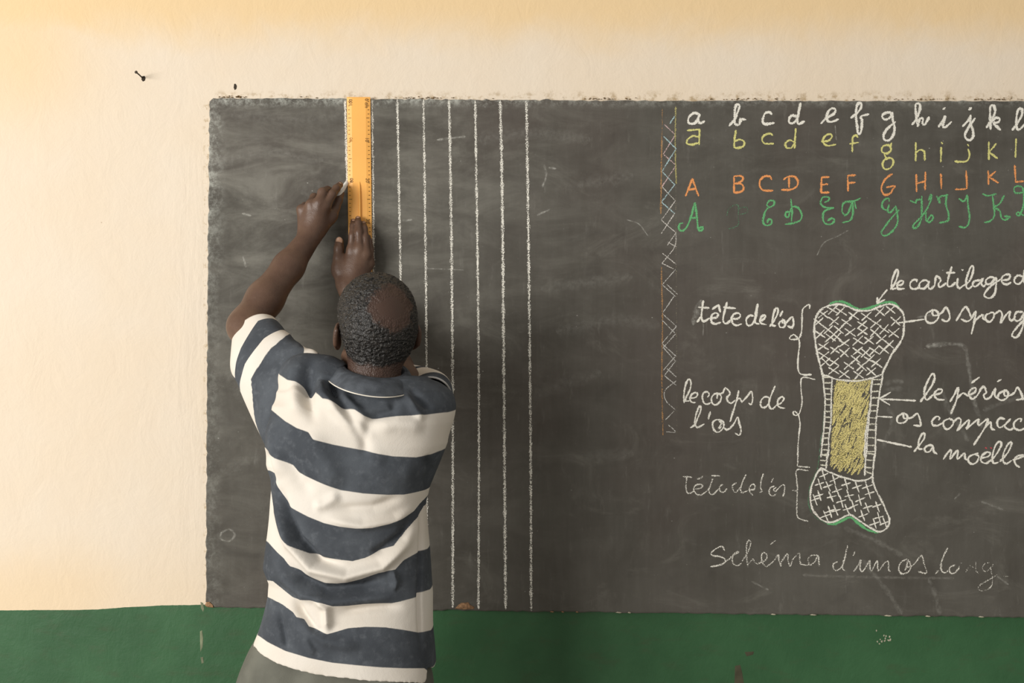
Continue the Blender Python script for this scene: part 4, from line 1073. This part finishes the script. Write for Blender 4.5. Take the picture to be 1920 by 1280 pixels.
# ------------------------------------------------------------------ clothes
# stripe edges on the back, as (x, y) in photo pixels, from the yoke down to the hem
ST = [
 [(490,690),(521,701),(557,715),(569,726),(580,740),(594,740),(608,754),(633,762),(667,770),(684,781),(698,784),(737,781),(794,778),(847,771),(860,769)],
 [(490,752),(515,772),(535,789),(557,802),(580,810),(591,824),(625,833),(667,841),(709,850),(737,855),(780,857),(808,852),(827,845),(845,838)],
 [(490,834),(494,837),(521,858),(546,872),(557,886),(597,902),(639,918),(682,924),(727,927),(756,927),(798,920),(806,917)],
 [(490,872),(505,889),(512,897),(519,906),(528,927),(537,946),(578,967),(608,979),(637,985),(667,988),(697,987),(727,980),(750,971),(774,958),(789,942),(800,932)],
 [(495,900),(506,927),(511,945),(516,959),(528,995),(548,1019),(578,1037),(608,1045),(637,1048),(661,1051),(685,1045),(715,1031),(738,1022),(756,1004),(774,977),(783,968),(792,950),(802,944)],
 [(495,1012),(502,1016),(519,1034),(531,1045),(541,1060),(563,1069),(584,1084),(608,1091),(632,1093),(652,1090),(679,1083),(709,1071),(741,1065),(756,1048),(783,1034),(807,1025),(815,1022)],
 [(500,1086),(511,1088),(531,1105),(548,1118),(562,1123),(584,1122),(608,1126),(626,1133),(652,1133),(682,1130),(712,1129),(735,1129),(756,1124),(782,1117),(785,1110),(812,1102),(820,1100)],
 [(495,1112),(505,1118),(528,1130),(548,1145),(554,1154),(566,1158),(578,1172),(614,1186),(626,1183),(652,1175),(685,1172),(721,1173),(756,1178),(788,1184),(812,1178),(820,1176)],
 [(470,1180),(482,1188),(501,1201),(534,1218),(578,1231),(623,1240),(667,1244),(712,1248),(756,1250),(795,1250),(800,1254),(806,1251),(818,1244)]]
HEM = [(465,1205),(473,1212),(489,1229),(519,1246),(548,1256),(593,1267),(637,1272),(697,1278),(798,1282),(801,1262),(806,1256),(820,1251)]
CAMP = np.array([0, -CAM_D, CAM_Z])
def back_px(p):
    """pixel of the point of the back surface lying straight behind p (same x and z)"""
    cx, cy, a, b = trunk.at(p[:, 2])
    a = np.maximum(a, .168); b = np.maximum(b, .07)
    q = np.clip(np.abs(p[:, 0] - cx) / a, 0, .985)
    d = -(cy - b * (1 - q ** 2.3) ** (1 / 2.3)); s = (CAM_D - d) / FPX
    return 960 + p[:, 0] / s, 640 - (p[:, 2] - CAM_Z) / s
def stripe_u(x, y):
    e = np.stack([np.interp(x, [q[0] for q in c], [q[1] for q in c]) for c in ST])          # (n, N)
    e = np.maximum.accumulate(e + np.arange(len(ST))[:, None] * .3, axis=0)
    u = np.where(y < e[0], (y - e[0]) / 80.0, 0.0); u = np.clip(u, -.95, None)
    for i in range(len(ST)):
        nx = e[i + 1] if i + 1 < len(ST) else e[i] + 60
        m = y >= e[i]; u = np.where(m, i + np.clip((y - e[i]) / np.maximum(nx - e[i], 1e-3), 0, .999), u)
    return u + 1.0      # 0..1 navy yoke, then cream, navy ...; sin(pi*u)>0 for even bands -> navy
# folds: polyline (photo px), half width px, height m (negative = valley)
FOLDS = [
 ([(582,655),(578,700),(576,740),(588,800)], 11, -.0055), ([(598,690),(606,742),(640,775),(700,830)], 13, .008), ([(548,665),(553,720),(560,790)], 14, .005),
 ([(612,700),(630,745),(660,790),(690,840)], 9, -.006), ([(632,735),(662,762),(700,800)], 9, .0045), ([(700,802),(745,795),(800,800)], 14, .0035),
 ([(694,770),(686,815),(682,860)], 10, -.003), ([(765,728),(790,752),(812,772)], 6, -.004), ([(758,738),(775,765),(795,790)], 7, .004), ([(745,745),(735,770),(690,784)], 9, -.004),
 ([(575,800),(600,850),(640,920)], 22, .006), ([(530,830),(560,900),(590,930)], 14, -.004), ([(505,780),(515,850),(530,900)], 12, .004),
 ([(522,905),(535,960),(560,1010),(600,1050),(650,1060)], 8, -.008), ([(518,900),(524,960),(545,1020),(585,1066),(650,1080),(715,1062),(760,1020),(788,975)], 10, .008),
 ([(535,1050),(565,1085),(610,1105),(680,1100),(740,1080)], 9, -.007), ([(505,1040),(535,1085),(570,1115),(625,1128),(690,1122),(760,1115)], 10, .006),
 ([(548,1120),(566,1150),(590,1180),(612,1190)], 8, -.006), ([(590,1125),(614,1140),(615,1186)], 7, .007), ([(625,1150),(690,1140),(760,1135)], 8, -.003),
 ([(560,1165),(610,1200),(680,1215)], 12, .005), ([(520,1140),(527,1180),(536,1220)], 5, -.004), ([(570,1190),(590,1230)], 6, .003),
 ([(770,975),(750,1005),(715,1030),(690,1040)], 7, -.006), ([(600,970),(680,985),(740,975),(785,945)], 9, .005), ([(620,955),(700,950),(760,930)], 9, -.004),
 ([(640,925),(610,945),(585,950)], 10, .004), ([(733,1065),(741,1090),(736,1110)], 6, .004), ([(786,940),(790,1020),(786,1120),(790,1230)], 4, -.003), ([(680,850),(720,880),(790,890)], 20, .004),
 ([(497,840),(505,880),(512,915)], 7, -.005), ([(800,850),(812,880),(800,920)], 8, -.005)]
def fold_disp(x, y):
    D = np.zeros(len(x))
    for pl, w, h in FOLDS:
        best = np.full(len(x), 1e9); tt = np.zeros(len(x)); L = 0
        segs = [math.hypot(b[0] - a[0], b[1] - a[1]) for a, b in zip(pl[:-1], pl[1:])]; tot = sum(segs)
        for (a, b), sl in zip(zip(pl[:-1], pl[1:]), segs):
            t = np.clip(((x - a[0]) * (b[0] - a[0]) + (y - a[1]) * (b[1] - a[1])) / sl ** 2, 0, 1)
            d = np.hypot(x - a[0] - t * (b[0] - a[0]), y - a[1] - t * (b[1] - a[1]))
            m = d < best; best = np.where(m, d, best); tt = np.where(m, (L + t * sl) / tot, tt); L += sl
        tap = np.clip(np.minimum(tt, 1 - tt) * 3.5 + .04, 0, 1); tap = tap * tap * (3 - 2 * tap)
        D += h * tap * np.exp(-(best / w) ** 2)
    return D

TH = .0065
neck_hole = Ell(P(697, 708, .45), (.071, .074, .042))
def shirt_cut(p, D):
    D = np.maximum(D, -(D + TH))
    x, y = back_px(p)
    hem_y = np.interp(x, [q[0] for q in HEM], [q[1] for q in HEM])
    front = p[:, 1] > trunk.at(p[:, 2])[1] - .055
    hem_y = np.where(front & (x > 700), 1254, hem_y); hem_y = np.where(front & (x <= 700), np.minimum(hem_y, 1250), hem_y)
    hz = (y - hem_y) * .00106
    D = np.maximum(D, hz.astype(np.float32))
    D = np.maximum(D, -neck_hole(p))
    return D
SF0 = Field([trunk] + shoulders)
SF = Field([trunk] + shoulders, (), shirt_cut)
V, Q = surface(SF, (-.60, -.62, .86), (-.08, -.28, 1.60), .0026)
G = grad(SF0, V)
px_, py_ = back_px(V)
bw = np.clip((-V[:, 1] - .455) / .05, 0, 1)
N1 = (vnoise(V * 14.0) - .5) * .006
V = V + G * (fold_disp(px_, py_) * bw * 2.3 + N1)[:, None]
V = relax(V, Q, 5)
hem_near = np.abs(py_ - np.interp(px_, [q[0] for q in HEM], [q[1] for q in HEM])) < 9
ed = np.concatenate([Q[:, [0, 1]], Q[:, [1, 2]], Q[:, [2, 3]], Q[:, [3, 0]]]); ed = np.concatenate([ed, ed[:, ::-1]])
dg_ = np.bincount(ed[:, 0], minlength=len(V))[:, None] + 1e-9
for _ in range(8):
    sm = np.stack([np.bincount(ed[:, 0], weights=V[ed[:, 1], i], minlength=len(V)) for i in range(3)], 1) / dg_
    V = np.where(hem_near[:, None], .5 * V + .5 * sm, V)
u = stripe_u(px_, py_)
shirt = mesh_obj('shirt', V, Q, M_SHIRT, person, True, {'stripe': u})

def loft(name, rings, mat, parent, seg=56, sub=9, th=.0035, band=None, rough=.0, closed=True, skip=None, disp=None):
    """rings: (top, bottom, near) world points; tube with an inner wall"""
    R = []
    for T, Bo, Nn in rings:
        T, Bo, Nn = map(np.array, (T, Bo, Nn)); c = (T + Bo) / 2; R.append((c, (T - Bo) / 2, Nn - c))
    arr = np.array(R)                                        # (n,3,3)
    tt = np.linspace(0, len(R) - 1, (len(R) - 1) * sub + 1)
    def cm(t):
        i = int(min(len(R) - 2, math.floor(t))); f = t - i
        p0, p1, p2, p3 = arr[max(i - 1, 0)], arr[i], arr[i + 1], arr[min(i + 2, len(R) - 1)]
        return .5 * (2 * p1 + (p2 - p0) * f + (2 * p0 - 5 * p1 + 4 * p2 - p3) * f * f + (3 * p1 - p0 - 3 * p2 + p3) * f ** 3)
    outer, at, av = [], [], []
    for t in tt:
        c, a, b = cm(t)
        for k in range(seg):
            th_ = 2 * math.pi * k / seg
            rad = 1.0 + (disp(t, th_) if disp else 0)
            outer.append(c + rad * (math.cos(th_) * a + math.sin(th_) * b)); at.append(t); av.append(th_)
    outer = np.array(outer); cen = np.array([cm(t)[0] for t in tt]); cen = np.repeat(cen, seg, axis=0)
    dirv = outer - cen; dirv /= np.linalg.norm(dirv, axis=1, keepdims=True) + 1e-9
    inner = outer - dirv * th
    m = len(tt); V = np.vstack([outer, inner]); n = m * seg; F = []
    for i in range(m - 1):
        for k in range(seg):
            a, b, c, d = i * seg + k, i * seg + (k + 1) % seg, (i + 1) * seg + (k + 1) % seg, (i + 1) * seg + k
            F.append((a, b, c, d)); F.append((n + d, n + c, n + b, n + a))
    for e in (0, m - 1):
        for k in range(seg):
            a, b = e * seg + k, e * seg + (k + 1) % seg
            F.append((n + a, n + b, b, a) if e == 0 else (a, b, n + b, n + a))
    at, av = np.array(at + at), np.array(av + av)
    o = mesh_obj(name, V, np.array(F, np.int32), mat, parent, True, {'stripe': band(at, av) if band is not None else np.zeros(len(V))})
    bmx = bmesh.new(); bmx.from_mesh(o.data); bmesh.ops.recalc_face_normals(bmx, faces=bmx.faces); bmx.to_mesh(o.data); bmx.free()
    return o
def ringpx(t, b, n): return (P(*t), P(*b), P(*n))
# sleeve of the chalk arm
sl_rings = [ringpx((519, 611, .235), (435, 634, .235), (480, 590, .285)), ringpx((539, 628, .30), (432, 684, .30), (495, 634, .372)),
            ringpx((562, 645, .36), (448, 724, .345), (516, 682, .424)), ringpx((590, 657, .41), (472, 782, .385), (541, 722, .462)), ringpx((614, 682, .42), (497, 838, .425), (560, 770, .480))]
def sl_band(t, th):
    v = np.where(th <= math.pi, th / math.pi, (2 * math.pi - th) / math.pi)        # 0 upper edge .. 1 lower edge
    xs = [0, .25, .5, .75, 1]
    b1 = np.interp(v, xs, [.30, .28, .34, .85, 1.65]); b2 = np.interp(v, xs, [.85, .90, 1.0, 1.42, 2.15]); b3 = np.interp(v, xs, [1.12, 1.25, 1.45, 1.95, 3.7])
    b4 = np.interp(v, xs, [1.95, 2.6, 4.5, 5.2, 5.6]); b5 = np.interp(v, xs, [3.2, 3.2, 5.2, 5.5, 5.8])
    u = t / np.maximum(b1, 1e-3)
    for i, (lo_, hi_) in enumerate(((b1, b2), (b2, b3), (b3, b4), (b4, b5))):
        u = np.where(t >= lo_, i + 1 + np.clip((t - lo_) / (hi_ - lo_), 0, .999), u)
    u = np.where(t >= b5, 5.5, u)
    return u + 1.0
def sl_fold(t, th):
    return .045 * math.exp(-((t - 1.25) / .16) ** 2) * max(0, math.sin(th)) - .05 * math.exp(-((t - .86 - .5 * max(0, -math.cos(th))) / .15) ** 2) * max(0, math.sin(th + .2)) \
        + .035 * math.exp(-((t - 1.9) / .2) ** 2) * math.sin(3 * th) - .04 * math.exp(-((t - 2.5) / .2) ** 2) * max(0, math.sin(th + .5)) + .012 * math.sin(5 * th + 2 * t)
loft('sleeve', sl_rings, M_SHIRT, shirt, 72, 14, .004, sl_band, disp=sl_fold)
# sleeve of the ruler arm, mostly hidden behind the shoulder
sr_rings = [ringpx((759, 684, .225), (752, 742, .225), (788, 704, .255)), ringpx((788, 690, .285), (768, 772, .285), (824, 722, .31)),
            ringpx((806, 696, .35), (785, 800, .35), (846, 742, .37)), ringpx((800, 706, .42), (800, 815, .42), (850, 752, .43))]
loft('sleeve', sr_rings, M_SHIRT, shirt, 48, 10, .004, lambda t, th: np.interp(t, [0, .6, .85, 2.2, 3], [1, 2, 3, 4, 5]) + 0.0 - 0.0)
# ribbed collar
def col_ring(l, r, n): return (P(*l), P(*r), P(*n))
loft('collar', [col_ring((648, 694, .43), (752, 706, .43), (697, 716, .500)), col_ring((641, 679, .43), (762, 697, .43), (695, 707, .511)),
                col_ring((628, 682, .43), (770, 702, .43), (694, 714, .546)), col_ring((611, 698, .435), (778, 720, .435), (693, 741, .580))], M_NAVY, shirt, 64, 7, .004)
ap = []
for i in range(25):
    t = i / 24; c = (P(611, 698, .435) + P(778, 720, .435)) / 2; a = (P(611, 698, .435) - P(778, 720, .435)) / 2; b = P(693, 741, .580) - c
    th_ = math.pi * (.14 + .62 * t); ap.append(c + math.cos(th_) * a + math.sin(th_) * b + np.array([0, -.001, -.0016]))
V, F = tube(ap, [.0013] * len(ap), 8); mesh_obj('collar_piping', V, F, M_PIPE, shirt)

# trousers
TR = [(1190, 488, 792, .466, .108), (1225, 479, 792, .467, .112), (1255, 468, 792, .468, .116), (1285, 456, 792, .469, .118), (1320, 452, 790, .469, .116)]
pants = Field([Stack(rows_w(TR), .03), Cone((-.445, -.466, .86), .100, (-.470, -.452, .48), .078, .05), Cone((-.470, -.452, .48), .078, (-.49, -.475, .075), .066, .04),
               Cone((-.275, -.466, .86), .098, (-.255, -.452, .48), .078, .05), Cone((-.255, -.452, .48), .078, (-.245, -.475, .075), .066, .04)], (),
              lambda p, D: np.maximum(D, (.032 - p[:, 2]).astype(np.float32)))
V, Q = surface(pants, (-.66, -.63, .02), (-.06, -.30, .99), .0055)
Vn = V.copy(); Vn[:, 2] *= .35
V = V + grad(Field(pants.base), V) * ((vnoise(Vn * 26) - .5) * .012)[:, None]
mesh_obj('trousers', relax(V, Q, 2), Q, M_PANTS, person, True)
for cx, dx in ((-.49, -.02), (-.245, .02)):
    up = Field([Cone((cx, -.50, .055), .040, (cx + dx * .5, -.42, .058), .042, .02), Cone((cx + dx * .5, -.42, .05), .042, (cx + dx, -.30, .036), .034, .03), Ell((cx + dx, -.275, .034), (.042, .045, .030), None, .02), Cone((cx, -.485, .06), .038, (cx, -.48, .105), .040, .02)],
               (), lambda p, D: np.maximum(D, np.maximum(.012 - p[:, 2], p[:, 2] - .108).astype(np.float32)))
    V, Q = surface(up, (cx - .08, -.57, 0), (cx + .08, -.20, .13), .005)
    sh = mesh_obj('shoe', V, Q, M_SHOE, person, True)
    V, F = [], []
    ol = [(-.034, -.545), (0, -.556), (.034, -.545), (.041, -.50), (.036, -.43), (.046 + dx, -.34), (.044 + dx, -.27), (.022 + dx, -.228), (-.022 + dx, -.228), (-.044 + dx, -.27), (-.046 + dx, -.34), (-.036, -.43), (-.041, -.50)]
    m = len(ol)
    V = [(cx + a, b, 0.0) for a, b in ol] + [(cx + a, b, .022) for a, b in ol]
    F = [tuple(range(m))[::-1], tuple(range(m, 2 * m))] + [(i, (i + 1) % m, m + (i + 1) % m, m + i) for i in range(m)]
    mesh_obj('shoe_sole', V, F, M_SOLE, sh, False)
